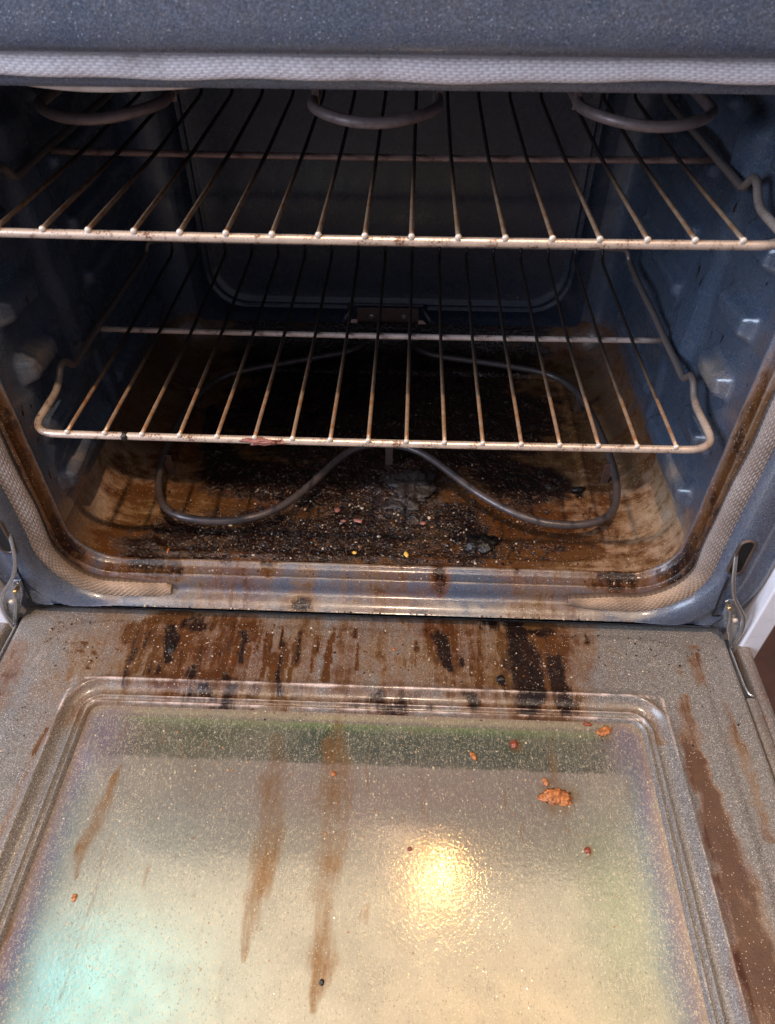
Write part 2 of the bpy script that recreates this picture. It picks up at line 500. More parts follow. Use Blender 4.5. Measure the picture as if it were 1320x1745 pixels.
# gasket weave
s = NT('woven_gasket')
rb = s.attr('rib').outputs['Vector']
q = s.sep(rb)
tone = s.attr('tone').outputs['Fac']
nn = s.noise(30, 4, .6)
nf = s.noise(900, 2, .6)
gcol = s.mix(s.rng(nn, .35, .65), (.34, .27, .235), (.50, .42, .38))
gcol = s.mix(s.rng(nf, .3, .7, 0, .5), gcol, (.20, .15, .125))
gcol = s.mix(s.math('MULTIPLY', tone, .9), gcol, s.mix(s.rng(nn, .35, .6), (.27, .175, .11), (.52, .34, .215)))
clean = s.attr('clean').outputs['Fac']
gcol = s.mix(clean, gcol, s.mix(s.rng(nn, .35, .65), (.90, .78, .77), (.97, .88, .88)))
pit = s.attr('pit').outputs['Fac']
gcol = s.mix(s.rng(s.noise(16, 5, .7), .54, .70, 0, .55), gcol, (.20, .125, .085))
gcol = s.mix(s.math('MULTIPLY', pit, .75), gcol, (.07, .045, .035))
M_gasket = s.out(gcol, .8, 0, s.bump(nf, .5, .0006), spec=.25)

# ------------------------------------------------------------------ the setting
fl_v, fl_f = box(-3, 3, -3, 3, -.60, -.56)
floor = obj('floor', fl_v, fl_f, M_wood, smooth=False)
tag(floor, kind='structure')

# ------------------------------------------------------------------ the oven
X0, X1, Z0, Z1 = -.320, .320, -.180, .2800
RC = .05
YB = .45
oven = empty('oven', (0, .2, -.5), 'dirty enamel oven with its door folded down, seen straight into the open cavity', 'oven')

NX, NZ, NC = 300, 110, 22
loop, nrm = rrect(X0, X1, Z0, Z1, RC, NX, NZ, NC)
N = len(loop)
ix = np.arange(N)
# segments of the loop
seg_bottom = np.zeros(N, bool); seg_bottom[:NX + NC] = True; seg_bottom[-NC:] = True
iR = (NX + NC, NX + NC + NZ)
iTop = (NX + NC + NZ, NX + NC + NZ + NC + NX + NC)
iL = (iTop[1], iTop[1] + NZ)

ys = np.concatenate([np.linspace(.014, .41, 150), .41 + .04 * np.sin(np.linspace(0, 1, 13)[1:] * math.pi / 2)])


def rib(y, z, y0, y1, z0, hw, h, e=.012):
    """a pressed ledge in the side wall: flat crown, sloped flanks and rounded ends"""
    a = sstep(y0 - e, y0 + e * .4, y) * (1 - sstep(y1 - e * .4, y1 + e, y))
    d = np.abs(z - z0)
    return h * a * (1 - sstep(hw * .55, hw * 1.15, d))


def wall_relief(y, z, sgn):
    h = np.zeros_like(y)
    for zc in (-.095, -.032, .032, .092, .152, .212):
        low = zc < -.06
        h = np.maximum(h, rib(y, z, .048 if not low else .042, .100 if not low else .165, zc, .0130, .0135, .009))
        h = np.maximum(h, rib(y, z, .225, .40, zc + .004, .010, .009, .010))
    # pressed vertical channels that tie the ledges together
    for yc, hw, hh, za, zb in ((.172, .024, .009, -.02, .25), (.195, .012, .005, -.13, .02)):
        g = (1 - sstep(hw * .5, hw * 1.5, np.abs(y - yc + (z - .05) * .08)))
        h = np.maximum(h, hh * g * sstep(za - .02, za + .01, z) * (1 - sstep(zb - .01, zb + .02, z)))
    # gentle dents of the pressed sheet
    h = h + .0030 * np.sin(y * 47 + z * 31 * sgn) * np.sin(z * 52 + 1.3 + y * 13) * sstep(.02, .05, y)
    return h


def floor_relief(x, y):
    P, _ = None, None
    # recessed pan: signed distance to rounded rectangle
    cx, cy, hx, hy, r = 0, .205, .250, .180, .035
    qx, qy = np.abs(x - cx) - hx + r, np.abs(y - cy) - hy + r
    d = np.hypot(np.maximum(qx, 0), np.maximum(qy, 0)) + np.minimum(np.maximum(qx, qy), 0) - r
    h = -.0035 * (1 - sstep(-.006, .0, d))
    h += .0012 * np.exp(-((d - .002) / .0025) ** 2)
    return h


Rr = []
for y in ys:
    if y <= .41:
        e = 0.0
    else:
        e = .04 - math.sqrt(max(0, .04 ** 2 - (y - .41) ** 2))
    P = loop - nrm * e
    Rr.append(np.column_stack([P[:, 0], np.full(N, y), P[:, 1]]))
G = np.stack(Rr)       # (ny, N, 3)
for side_idx, sg in ((slice(iR[0], iR[1]), 1), (slice(iL[0], iL[1]), -1)):
    A = G[:, side_idx]
    edge = sstep(-.13, -.11, A[..., 2]) * (1 - sstep(.21, .228, A[..., 2]))
    A[..., 0] -= sg * wall_relief(A[..., 1], A[..., 2], sg) * (edge * .999 + .001) * (1 - sstep(.395, .42, A[..., 1]))


def strip(cols, rows=slice(None), close=False):
    S = G[rows][:, cols]
    V = S.reshape(-1, 3)
    ny, n = S.shape[:2]
    F = []
    a = (np.arange(ny - 1)[:, None] * n + np.arange(n - 1)[None]).ravel()
    return V.copy(), np.stack([a, a + 1, a + n + 1, a + n], 1)[:, ::-1].tolist(), (ny, n)


# --- floor with its rounded corners
bc = list(range(N - NC, N)) + list(range(0, NX + NC + 1))
V, F, shp = strip(bc)
fx, fy, fz = V[:, 0], V[:, 1], V[:, 2]
flat = 1 - sstep(.0, .02, fz + .18)
char = capsules(fx, fy, FLOOR_CHAR, .9)
back = sstep(.13, .24, fy) * (1 - sstep(.17, .262, np.abs(fx) + .02 * np.sin(fy * 40)))  # rear floor's shade, painted through the char mask; the brown is grime
char = np.maximum(char, back * .85)
brown = np.maximum(1.15 * capsules(fx, fy, FLOOR_BROWN, .72), back)
brown = np.maximum(brown, .55 * (1 - sstep(.014, .035, fy)))
nz = fbm(V, 55, 5)
nz2 = fbm(V, 240, 3, 7.3)
crust = np.clip(char - .35, 0, 1) * flat
fz += floor_relief(fx, fy) * flat
lump = np.clip(nz + .25, 0, 1) * .0045 + np.clip(nz2, 0, 1) * .0022
mid = np.exp(-(((fx - .035) / .045) ** 2 + ((fy - .125) / .045) ** 2))
mid2 = np.exp(-(((fx - .115) / .018) ** 2 + ((fy - .043) / .016) ** 2))
fz += lump * crust + mid * (.004 + .006 * np.clip(nz + .2, 0, 1)) + mid2 * .003 * (1 + nz2)
fz += .0006 * nz2 * np.clip(brown, 0, 1) * flat
V[:, 2] = fz
ash = np.clip(mid * 1.2 + .6 * mid2 + .25 * np.clip(nz2, 0, 1) * char, 0, 1)
ftan = np.maximum(capsules(fx, fy, [(-.285, .12, -.23, .05, .05, .05, 1.0), (.24, .12, .29, .05, .055, .05, 1.1), (-.25, .02, .28, .02, .02, .02, .9), (-.26, .16, -.25, .20, .03, .01, .5), (.29, .03, .30, .02, .03, .03, 1.0)], .8), 0)
floor_pan = obj('floor_pan', V, F, M_floor, oven, attrs={'char': char, 'brown': brown, 'ash': ash, 'tan': ftan})

# --- side walls, ceiling
wsr = np.random.default_rng(21)
wall_spots = []
for _ in range(110):
    y_, z_ = wsr.uniform(.02, .30), wsr.uniform(-.13, .20)
    l_ = .001 + .014 * wsr.random() ** 3
    wall_spots.append((y_, z_, y_ + wsr.uniform(-.3, .3) * l_, z_ - l_, .0012 + .0022 * wsr.random() ** 2, .001, 1.0))
for cols in (list(range(iR[0], iR[1] + 1)), list(range(iL[0], iL[1] + 1))):
    V, F, _ = strip(cols)
    zz = V[:, 2]
    low = .5 * (1 - sstep(-.13, -.09, zz)) + .35 * np.exp(-((V[:, 1] - .02) / .02) ** 2)
    ledge = np.zeros(len(V))
    for (yy, zc, st_) in ((.06, .036, .5), (.06, -.09, .35), (.065, .096, .2)):
        ledge = np.maximum(ledge, st_ * np.exp(-((V[:, 1] - yy - .01) / .03) ** 2 - ((zz - zc) / .014) ** 2))
    ob = obj('side_wall', V, F, M_cav, oven, attrs={'char': .85 * capsules(V[:, 1], zz, wall_spots[len(wall_spots) // 2:] if cols[0] == iR[0] else wall_spots[:len(wall_spots) // 2], 1.2), 'brown': low * .5, 'tan': ledge * 1.15 + .62 * (1 - sstep(-.14, -.085, zz)) * (1 - sstep(.07, .16, V[:, 1]))})
    ob['label'] = 'right cavity wall with pressed ledges' if cols[0] == iR[0] else 'left cavity wall with pressed ledges'
V, F, _ = strip(list(range(iTop[0], iTop[1] + 1)))
obj('ceiling_panel', V, F, M_cav, oven, attrs={'char': np.zeros(len(V)), 'brown': np.zeros(len(V))})

# --- back wall: nested rounded rectangles with a pressed outline and a notch for the element bracket
BW = []


def bring(i, r, y):
    P, _ = rrect(X0 + i, X1 - i, Z0 + i, Z1 - i, r, NX, NZ, NC)
    BW.append(np.column_stack([P[:, 0], np.full(N, y), P[:, 1]]))


bring(.04, .0101, YB)
for i, r, y in ((.050, .02, YB + .0003), (.060, .05, YB), (.0625, .05, YB - .0018), (.0645, .05, YB - .0022), (.0665, .05, YB),
                (.0685, .05, YB + .0012), (.0705, .05, YB - .0012), (.0725, .05, YB - .0016), (.0750, .05, YB + .001), (.080, .05, YB + .002)):
    bring(i, r, y)
for t in np.linspace(0.1, 1, 9):
    BW.append(BW[10] * (1 - t * .96) + np.array([0, YB + .002, .06]) * t * .96)
B3 = np.concatenate(BW)
d = np.maximum(np.abs(B3[:, 0] + .001) - .056, np.abs(B3[:, 2] + .14) - .030)
B3[:, 1] += .010 * (1 - sstep(-.004, .002, d)) * (B3[:, 2] < -.1)
_, F = rings(BW, cap=True, flip=True)
obj('back_wall', B3, F, M_back, oven, attrs={'char': np.zeros(len(B3)), 'brown': .3 * (1 - sstep(-.17, -.14, B3[:, 2]))})

# --- front frame round the mouth
prof = [(0, .014), (-.0022, .012), (-.003, .0100), (-.0022, .0078), (.0006, .0062), (.0012, .002), (.0014, -.003), (.0010, -.006),
        (-.0010, -.0080), (-.0004, -.0096), (.0030, -.0112), (.006, -.0124), (.010, -.0130), (.0145, -.0135), (.0168, -.0150), (.0182, -.0185),
        (.0192, -.0225), (.0205, -.0268), (.0228, -.0305), (.0258, -.0330), (.0300, -.0345), (.0350, -.0350), (.042, -.0353), (.048, -.0335),
        (.054, -.0335), (.060, -.0352), (.0640, -.0345), (.0662, -.0310), (.067, -.025), (.067, .0), (.067, .05)]
pp = []
for (a, b), (c, dd) in zip(prof[:-1], prof[1:]):
    k = max(1, int(math.hypot(c - a, dd - b) / .0022))
    for i in range(k):
        pp.append((a + (c - a) * i / k, b + (dd - b) * i / k))
pp.append(prof[-1])
FR = []
for dd, y in pp:
    r = max(RC + dd, .01)
    P = loop + nrm * dd
    A = np.column_stack([P[:, 0], np.full(N, y), P[:, 1]])
    top = A[:, 2] > .20
    if dd > .03:
        A[:, 2] = np.where(A[:, 2] > .2, A[:, 2] + (dd - .03) * 1.9 * sstep(.22, .30, A[:, 2]), A[:, 2])
    lowz = -.2055 - max(0, .0) 
    A[:, 2] = np.minimum(np.maximum(A[:, 2], lowz), .397)
    FR.append(A)
V, F = rings(FR)
dcol = np.repeat([p_[0] for p_ in pp], N)
ycol = V[:, 1]
xx, zz = V[:, 0], V[:, 2]
throat = (1 - sstep(.004, .012, dcol)) * (1 - sstep(.006, .010, ycol))
sides = sstep(.285, .315, np.abs(xx)) * (1 - sstep(.0, .16, zz))
bottom = (1 - sstep(-.178, -.160, zz))
brown = throat * sides * 1.15
brown = np.maximum(brown, bottom * (.30 + .22 * np.sin(xx * 37 + 1)) * (1 - sstep(.26, .32, np.abs(xx))))
char = throat * sides * (.45 + .35 * (1 - sstep(-.17, -.05, zz)))
SILL = [(-.0746, -.2134, .010, 1.0), (-.072, -.19, .008, .55), (.0727, -.183, .007, .8), (.0727, -.195, .005, .6), (-.1114, -.178, .010, .8), (-.155, -.180, .012, .6),
        (-.2368, -.182, .03, .9), (.03, -.176, .006, .6), (.16, -.178, .02, .5), (.26, -.182, .03, .8), (-.02, -.178, .007, .6), (-.16, -.195, .02, .4),
        (.2, -.198, .02, .45), (-.21, -.186, .015, .7)]
for sx, sz, sw, ss in SILL:
    q_ = ss * np.clip(1.5 - np.hypot((xx - sx) / sw, (zz + ycol * .3 - sz - .004) / (.006)), 0, 1)
    char = np.maximum(char, q_ * (dcol < .03))
    brown = np.maximum(brown, np.clip(1.5 - np.hypot((xx - sx) / (sw * 1.8), (zz + ycol * .3 - sz - .004) / .012), 0, 1) * ss * (dcol < .03))
rw = fbm(V, 50, 3, 2.2)
ftn = bottom * (.16 - .06 * sstep(.17, .26, np.abs(xx))) + bottom * (.6 + .6 * rw) * np.maximum(np.exp(-((dcol - .0215) / .003) ** 2), np.exp(-((ycol + .0082) / .0012) ** 2) * (dcol < .004)) + .8 * np.exp(-((ycol - .0100) / .0016) ** 2) * (1 - sstep(.0, .1, zz))
front_frame = obj('front_frame', V, F, M_frame, oven, attrs={'char': char, 'brown': brown, 'tan': ftn * (1 - sstep(.25, .34, np.abs(xx)) * .7)})

# --- body panels behind and beside the frame
v, f = box(.3872, .409, -.048, .5, -.46, .3975, .002)
obj('side_panel', v, f, M_white, oven, smooth=False)
v, f = box(-.409, -.3872, -.048, .5, -.46, .3975, .002)
obj('side_panel', v, f, M_white, oven, smooth=False)
v, f = box(-.409, .409, -.045, .55, .398, .412, .003)
obj('cooktop', v, f, M_blackglass, oven, smooth=False)
v, f = box(-.386, .386, -.035, .5, -.46, -.262, .003)
obj('drawer_front', v, f, M_white, oven, smooth=False)

# --- gasket: braided tube, flattened, corded, from the left bottom end up over the top to the right bottom end
mouthp, mouthn = rrect(X0, X1, Z0, Z1, RC, 320, 230, 40)
n0 = len(mouthp)


def gpath():
    """centre line: offset from the mouth, starting on the bottom near x=-.205, going left"""
    P = mouthp + mouthn * .0145
    st = int(np.argmin(np.abs(P[:320, 0] + .213)))
    en = int(np.argmin(np.abs(P[:320, 0] - .207)))
    order = list(range(st, -1, -1)) + list(range(n0 - 1, en - 1, -1))
    return P[order], mouthn[order]


gp, gn = gpath()
seg = np.hypot(*np.diff(gp, axis=0).T)
sl = np.concatenate([[0], np.cumsum(seg)])
L = sl[-1]
ns = int(L / .00095)
ss = np.linspace(0, L, ns)
cx = np.interp(ss, sl, gp[:, 0]); cz = np.interp(ss, sl, gp[:, 1])
nx = np.interp(ss, sl, gn[:, 0]); nz_ = np.interp(ss, sl, gn[:, 1])
NCORD = 15
na = NCORD * 4
th = np.linspace(0, math.pi, na)
GV, UV, PIT, TONE, CLEAN = [], [], [], [], []
for i, s_ in enumerate(ss):
    e0, e1 = s_, L - s_
    left = s_ < L / 2
    tone_e = 1 - float(sstep(-.19, -.10, cz[i]))
    wd = .0108 + .0022 * math.sin(s_ * 9) * .4 + .0022 * (float(sstep(.14, .22, e0)) * (1 - float(sstep(.5, .62, e0))) if left else 0)
    wd = wd * (1 - .26 * float(sstep(.2, .29, cz[i])))
    wd *= .45 + .25 * float(sstep(.0, .006, min(e0, e1))) + .30 * float(sstep(.015, .06, min(e0, e1)))
    tk = (.0058 + .0014 * tone_e) * (.6 + .4 * float(sstep(0, .02, min(e0, e1))))
    wob = .0012 * math.sin(s_ * 31) + .0008 * math.sin(s_ * 77 + 1)
    tw = 0.35 * (1 - float(sstep(.0, .055, min(e0, e1)))) * (1 if left else -1)
    u = -np.cos(th)
    v = np.sin(th) ** .75
    cord = np.abs(np.sin(th * NCORD))
    ci = np.floor(th / math.pi * NCORD)
    ph = s_ / .0062 * 2 * math.pi + (ci % 2) * math.pi * .9 + ci * .5
    hgt = (.00075 * (cord ** .7 - .6) + .0003 * np.sign(np.sin(ph)) * np.abs(np.sin(ph)) ** .5) * np.sin(th) ** .5 * (1 - .72 * float(sstep(.12, .27, cz[i])))
    a = u * (wd + hgt)
    b = v * (tk + hgt)
    if tw:
        c_, s2 = math.cos(tw), math.sin(tw)
        a, b = a * c_ - b * s2, a * s2 + b * c_
    px = cx[i] + nx[i] * (a + wob * .6)
    pz = cz[i] + nz_[i] * (a + wob * .6)
    py = -.0165 - b - .001 * np.sin(s_ * 23)
    back = np.array([[px[-1], -.0125, pz[-1]], [px[0], -.0125, pz[0]]])
    GV.append(np.concatenate([np.column_stack([px, py, pz]), back]))
    PIT.append(np.concatenate([np.clip(1 - cord * 1.7, 0, 1) * .9 + .35 * (np.sin(ph) < -.55), [1, 1]]))
    tone_ = float((1 - sstep(-.19, -.10, cz[i])))
    TONE.append(np.full(na + 2, tone_))
    CLEAN.append(np.full(na + 2, .9 * float(sstep(.12, .27, cz[i]))))
    UV.append(np.column_stack([np.full(na + 2, s_), np.concatenate([th, [0, 0]])]))
V, F = rings(GV, flip=True)
F.append(list(range(na + 2)))
F.append(list(range(len(V) - na - 2, len(V)))[::-1])
obj('door_gasket', V, F, M_gasket, oven, attrs={'pit': np.concatenate(PIT), 'tone': np.concatenate(TONE), 'clean': np.concatenate(CLEAN)}, uv=np.concatenate(UV))

# a loose frayed edge of the gasket hanging below it at the top left
pts = smoothpath([(-.225, -.004, .281), (-.17, -.006, .277), (-.10, -.006, .279), (-.035, -.004, .283)], .006, .02)
R_ = []
for k, p_ in enumerate(pts):
    t = k / (len(pts) - 1)
    hgt = .0035 * math.sin(math.pi * min(1, t * 1.3 + .1)) + .0008
    R_.append(np.array([(p_.x, p_.y - .0015, p_.z + hgt), (p_.x, p_.y + .0015, p_.z + hgt), (p_.x, p_.y + .001, p_.z - hgt * .4), (p_.x, p_.y - .001, p_.z - hgt * .4)]))
V, F = rings(R_)
F += [[0, 1, 2, 3], [len(V) - 1, len(V) - 2, len(V) - 3, len(V) - 4]]
obj('gasket_strip', V, F, plain('loose_gasket_cloth', (.50, .38, .31), .8, 0, 90, .25, .4), oven)

# --- bake element
half = [(.024, .455, -.152), (.028, .425, -.153), (.058, .394, -.155), (.15, .372, -.155), (.232, .347, -.155), (.262, .300, -.155), (.274, .220, -.155),
        (.279, .140, -.155), (.268, .078, -.155), (.232, .057, -.155), (.175, .060, -.155), (.120, .098, -.155), (.062, .165, -.155), (.030, .205, -.155), (.010, .222, -.155)]
half[-3:] = [(.062, .165, -.155), (.034, .184, -.156), (.014, .186, -.157)]
right = half
left = [(-.039, .171), (-.092, .086), (-.125, .058), (-.165, .046), (-.212, .050), (-.238, .068), (-.252, .105), (-.258, .150), (-.258, .197), (-.252, .265), (-.229, .325), (-.19, .347), (-.12, .368), (-.049, .394), (-.030, .425), (-.026, .455)]
left = [(-.010, .186)] + left
left = [(x, y, -.155) for x, y in left][::-1]
path = smoothpath(right + left[::-1], .004, .034, 8)
path = [Vector((p_.x, p_.y, p_.z + .0016 * math.sin(p_.x * 21 + p_.y * 9))) for p_ in path]
be = obj('bake_element', *tube(path, .0043, 14), M_elem, oven)
for x, y in ((.272, .155), (-.252, .150), (.012, .180), (.262, .30), (-.254, .29)):
    v1 = box(x - .0045, x + .0045, y - .0006, y + .0006, -.181, -.150, .0004)
    v2 = tube([(x - .006 + .001, y - .003, -.155), (x - .005, y + .003, -.155)], .0062, 10)
    obj('element_support', *join([v1]), M_brkt, be, smooth=False)
# --- element bracket on the back wall
br = obj('element_bracket', *join([box(-.046, .045, .4555, .4585, -.152, -.1185, .001)]), M_brkt, oven, smooth=False)
fl = join([box(-.0445, .0455, .4425, .4545, -.1575, -.1525, .001), box(-.0445, .0455, .4395, .4420, -.163, -.1495, .0008)])
obj('flange', *fl, steel('flange_steel', (.42, .36, .33), .38, .3), br, smooth=False)
for x in (-.0245, .0225):
    R_ = []
    for rr_, y in ((.0042, .4552), (.0042, .4540), (.0034, .4524), (.0018, .4516)):
        R_.append(np.array([(x + rr_ * math.cos(a), y, -.1310 + rr_ * math.sin(a)) for a in np.linspace(0, 2 * math.pi, 14, endpoint=False)]))
    V, F = rings(R_, cap=True)
    cr_ = join([(V, F), box(x - .0022, x + .0022, .4510, .4513, -.1315, -.1305), box(x - .0005, x + .0005, .45105, .45135, -.1332, -.1288)])
    obj('screw', *cr_, M_hinge, br, smooth=False)

# --- broil element: serpentine under the ceiling, three front bends
bx = [-.222, .001, .218]
hw = [.050, .051, .052]
pth = [(-.272 - .004, .42, .232)]
for k in range(3):
    c_, h_ = bx[k], hw[k]
    for a in np.linspace(math.pi, 2 * math.pi, 15):
        pth.append((c_ + h_ * math.cos(a) * (1 + .0), .150 + .048 * math.sin(a), .230 - .001 * math.sin(a * 3)))
    if k < 2:
        c2 = (bx[k] + hw[k] + bx[k + 1] - hw[k + 1]) / 2
        h2 = (bx[k + 1] - hw[k + 1] - bx[k] - hw[k]) / 2
        for a in np.linspace(math.pi, 0, 11):
            pth.append((c2 + h2 * math.cos(a), .36 + .045 * math.sin(a), .232))
pth.append((.272, .42, .232))
bro = obj('broil_element', *tube(smoothpath(pth, .006, .004, 2), .0044, 12), steel('broil_sheath', (.27, .20, .19), .40, .5, (.12, .08, .07), 90, metal=.3), oven)
for x, y in ((-.048, .155), (.053, .165), (.165, .16), (-.17, .17)):
    obj('hanger', *box(x - .003, x + .003, y - .0008, y + .0008, .224, .282, .0005), M_brkt, bro, smooth=False)


# --- hinges
def ribbon(path, wx, th):
    """flat strap whose path lies in a y-z plane; wx = width along x, th = thickness in the plane"""
    P = [Vector(a) for a in path]
    R_ = []
    for i, a in enumerate(P):
        t = (P[min(i + 1, len(P) - 1)] - P[max(0, i - 1)]).normalized()
        n_ = Vector((1, 0, 0)).cross(t).normalized()
        x_ = Vector((1, 0, 0))
        R_.append(np.array([list(a + x_ * sx * wx / 2 + n_ * sn * th / 2) for sx, sn in ((-1, -1), (1, -1), (1, 1), (-1, 1))]))
    V, F = rings(R_)
    F += [[0, 1, 2, 3], [len(V) - 1, len(V) - 2, len(V) - 3, len(V) - 4]]
    return V, F


def plate(poly, x0, x1):
    n_ = len(poly)
    V = [(x0, y, z) for y, z in poly] + [(x1, y, z) for y, z in poly]
    F = [list(range(n_))[::-1], list(range(n_, 2 * n_))] + [[i, (i + 1) % n_, n_ + (i + 1) % n_, n_ + i] for i in range(n_)]
    return V, F


def bar(path, w, t):
    """flat bar whose path lies in an upright plane facing the room: w = width seen from the front, t = depth"""
    P = [Vector(a) for a in path]
    R_ = []
    yv = Vector((0, 1, 0))
    for i, a in enumerate(P):
        tt = (P[min(i + 1, len(P) - 1)] - P[max(0, i - 1)]).normalized()
        n_ = yv.cross(tt).normalized()
        b_ = tt.cross(n_).normalized()
        ring = []
        for k in range(10):
            an = 2 * math.pi * k / 10
            cu, cv = math.cos(an), math.sin(an)
            cu = math.copysign(abs(cu) ** .55, cu)
            cv = math.copysign(abs(cv) ** .55, cv)
            ring.append(list(a + n_ * cu * w / 2 + b_ * cv * t / 2))
        R_.append(np.array(ring))
    V, F = rings(R_)
    F += [list(range(10)), list(range(len(V) - 10, len(V)))[::-1]]
    return V, F


HS = {1: [(.3436, -.034, -.0940), (.3451, -.040, -.1089), (.348, -.0445, -.1258), (.3553, -.046, -.1458), (.366, -.047, -.1609), (.3754, -.047, -.1765), (.3802, -.046, -.1958), (.3815, -.045, -.2139), (.3800, -.045, -.2270)],
      -1: [(-.3455, -.034, -.0985), (-.3448, -.040, -.1146), (-.3467, -.0445, -.1292), (-.3568, -.046, -.1501), (-.3748, -.047, -.1722), (-.3835, -.047, -.1919), (-.3873, -.046, -.2121), (-.3850, -.045, -.2266)]}
HL = {1: [(.3495, -.047, -.1500), (.3550, -.047, -.1560), (.3616, -.046, -.1753), (.3660, -.045, -.1945), (.3745, -.045, -.2143), (.3790, -.045, -.2260)],
      -1: [(-.3550, -.047, -.1560), (-.3613, -.047, -.1640), (-.3672, -.046, -.1881), (-.3759, -.045, -.2084), (-.3830, -.045, -.2260)]}
HP = {1: [(.3538, -.154), (.3611, -.1554), (.374, -.1764), (.3800, -.2005), (.3810, -.2240), (.3790, -.2240), (.367, -.2013), (.3560, -.1772)],
      -1: [(-.3537, -.158), (-.3616, -.1590), (-.3775, -.1804), (-.3850, -.2054), (-.3850, -.2240), (-.3820, -.2240), (-.3707, -.2050), (-.3586, -.1795)]}
HM = {1: [(.3464, -.0356, -.1279), (.3483, -.0356, -.1546), (.3505, -.0353, -.1827), (.3505, -.0353, -.1880), (.3577, -.0353, -.1873)],
      -1: [(-.356, -.0356, -.1425), (-.3569, -.0356, -.170), (-.3587, -.0353, -.1930), (-.3590, -.0353, -.1990), (-.3628, -.0353, -.1980)]}


def hinge(sx, x, lab):
    p1 = smoothpath(HS[sx], .003, .008)
    h = obj('hinge', *bar(p1, .0036, .0030), M_hinge, oven)
    h['label'] = lab
    obj('hinge_link', *bar(smoothpath(HL[sx], .003, .006), .0036, .0030), M_hinge, h)
    pl = HP[sx]
    n_ = len(pl)
    V = [(a, -.0425, b) for a, b in pl] + [(a, -.0400, b) for a, b in pl]
    F = [list(range(n_)), list(range(n_, 2 * n_))[::-1]] + [[i, n_ + i, n_ + (i + 1) % n_, (i + 1) % n_] for i in range(n_)]
    if sx < 0:
        F = [f_[::-1] for f_ in F]
    obj('hinge_plate', V, F, plain('hinge_plate_steel', (.45, .45, .47), .25, .6), h, smooth=False)
    rx, rz = (.3690, -.1830) if sx > 0 else (-.3735, -.1900)
    V, F = tube([(rx, -.0425, rz), (rx, -.0455, rz), (rx, -.0462, rz)], [.0030, .0028, .0014], 14)
    obj('rivet', V, F, M_rodend, h)
    rx, rz = (.3545, -.1590) if sx > 0 else (-.3600, -.1680)
    V, F = tube([(rx, -.0425, rz), (rx, -.0495, rz), (rx, -.0500, rz)], [.0024, .0022, .0012], 12)
    obj('rivet', V, F, plain('brass_rivet', (.50, .34, .15), .35, .8), h)
    # slot in the frame: its dark inside painted as a black plate, with a turned lip
    sp = []
    for yoff, gx, gz in ((0, 0, 0), (-.0012, .0004, .0004), (-.0016, .0014, .0014)):
        pass
    cxs, czs = x - .012 * sx, -.098
    lo = []
    for i_, yy in ((0.0, -.0335), (0.0, -.0362), (.0012, -.0368), (.0024, -.0360), (.0030, -.0352)):
        P_, _ = rrect(cxs - .0078 + i_, cxs + .0078 - i_, czs - .026 + i_, czs + .022 - i_, .0076 - i_, 6, 10, 8)
        lo.append(np.column_stack([P_[:, 0], np.full(len(P_), yy), P_[:, 1]]))
    V, F = rings(lo, flip=True)
    obj('slot_lip', V, F, plain('slot_lip_brown', (.09, .06, .045), .45, .2), h)
    P_, _ = rrect(cxs - .0050, cxs + .0050, czs - .0232, czs + .0192, .0048, 6, 10, 8)
    a_ = np.column_stack([P_[:, 0], np.full(len(P_), -.0357), P_[:, 1]])
    b_ = np.column_stack([P_[:, 0], np.full(len(P_), -.0345), P_[:, 1]])
    V, F = rings([b_, a_], cap=True, flip=True)
    obj('slot_dark_plate', V, F, M_dark, h, smooth=False)
    # narrow crack line of the hinge pocket running down from the slot
    cr = smoothpath(HM[sx], .004, .002)
    obj('pocket_seam', *tube(cr, .0009, 6), M_dark, h)
    return h


hinge(1, .362, 'right door hinge with bowed steel strap')
hinge(-1, -.366, 'left door hinge with bowed steel strap')

# ------------------------------------------------------------------ the door, folded down
ZD = -.222
WX0, WX1, WY0, WY1 = -.2935, .2905, -.52, -.1125      # outer bead rectangle
dl, dn = rrect(WX0, WX1, WY0, WY1, .036, 260, 180, 26)
ND = len(dl)
dprof = [(.072, 0), (.060, 0), (.050, 0), (.040, 0), (.030, 0), (.020, 0), (.012, 0), (.006, .0002), (.003, .0012), (.0012, .0025), (0, .0029), (-.0012, .0022), (-.003, .0002),
         (-.006, -.0022), (-.010, -.0036), (-.0138, -.0040), (-.0150, -.0022), (-.0160, -.0015), (-.0172, -.0028), (-.0188, -.0056), (-.0202, -.0050), (-.0212, -.0028),
         (-.0224, -.0036), (-.0238, -.0062), (-.0250, -.0090)]
pp = []
for (a, b), (c, dd) in zip(dprof[:-1], dprof[1:]):
    k = max(1, int(math.hypot(c - a, dd - b) / .0025))
    for i in range(k):
        pp.append((a + (c - a) * i / k, b + (dd - b) * i / k))
pp.append(dprof[-1])
DR = []
# outer boundary first: rectangle with open hinge notches handled by separate pieces
rect_x0, rect_x1, rect_y1, rect_y0 = -.3745, .3715, -.0245, -.60
P0 = dl + dn * .072
A = P0.copy()
A[:, 0] = np.where(dn[:, 0] > .02, A[:, 0] + 0, A[:, 0])
out2 = np.column_stack([np.clip(dl[:, 0] + dn[:, 0] * 1.0, rect_x0, rect_x1), np.clip(dl[:, 1] + dn[:, 1] * 1.0, rect_y0, rect_y1)])
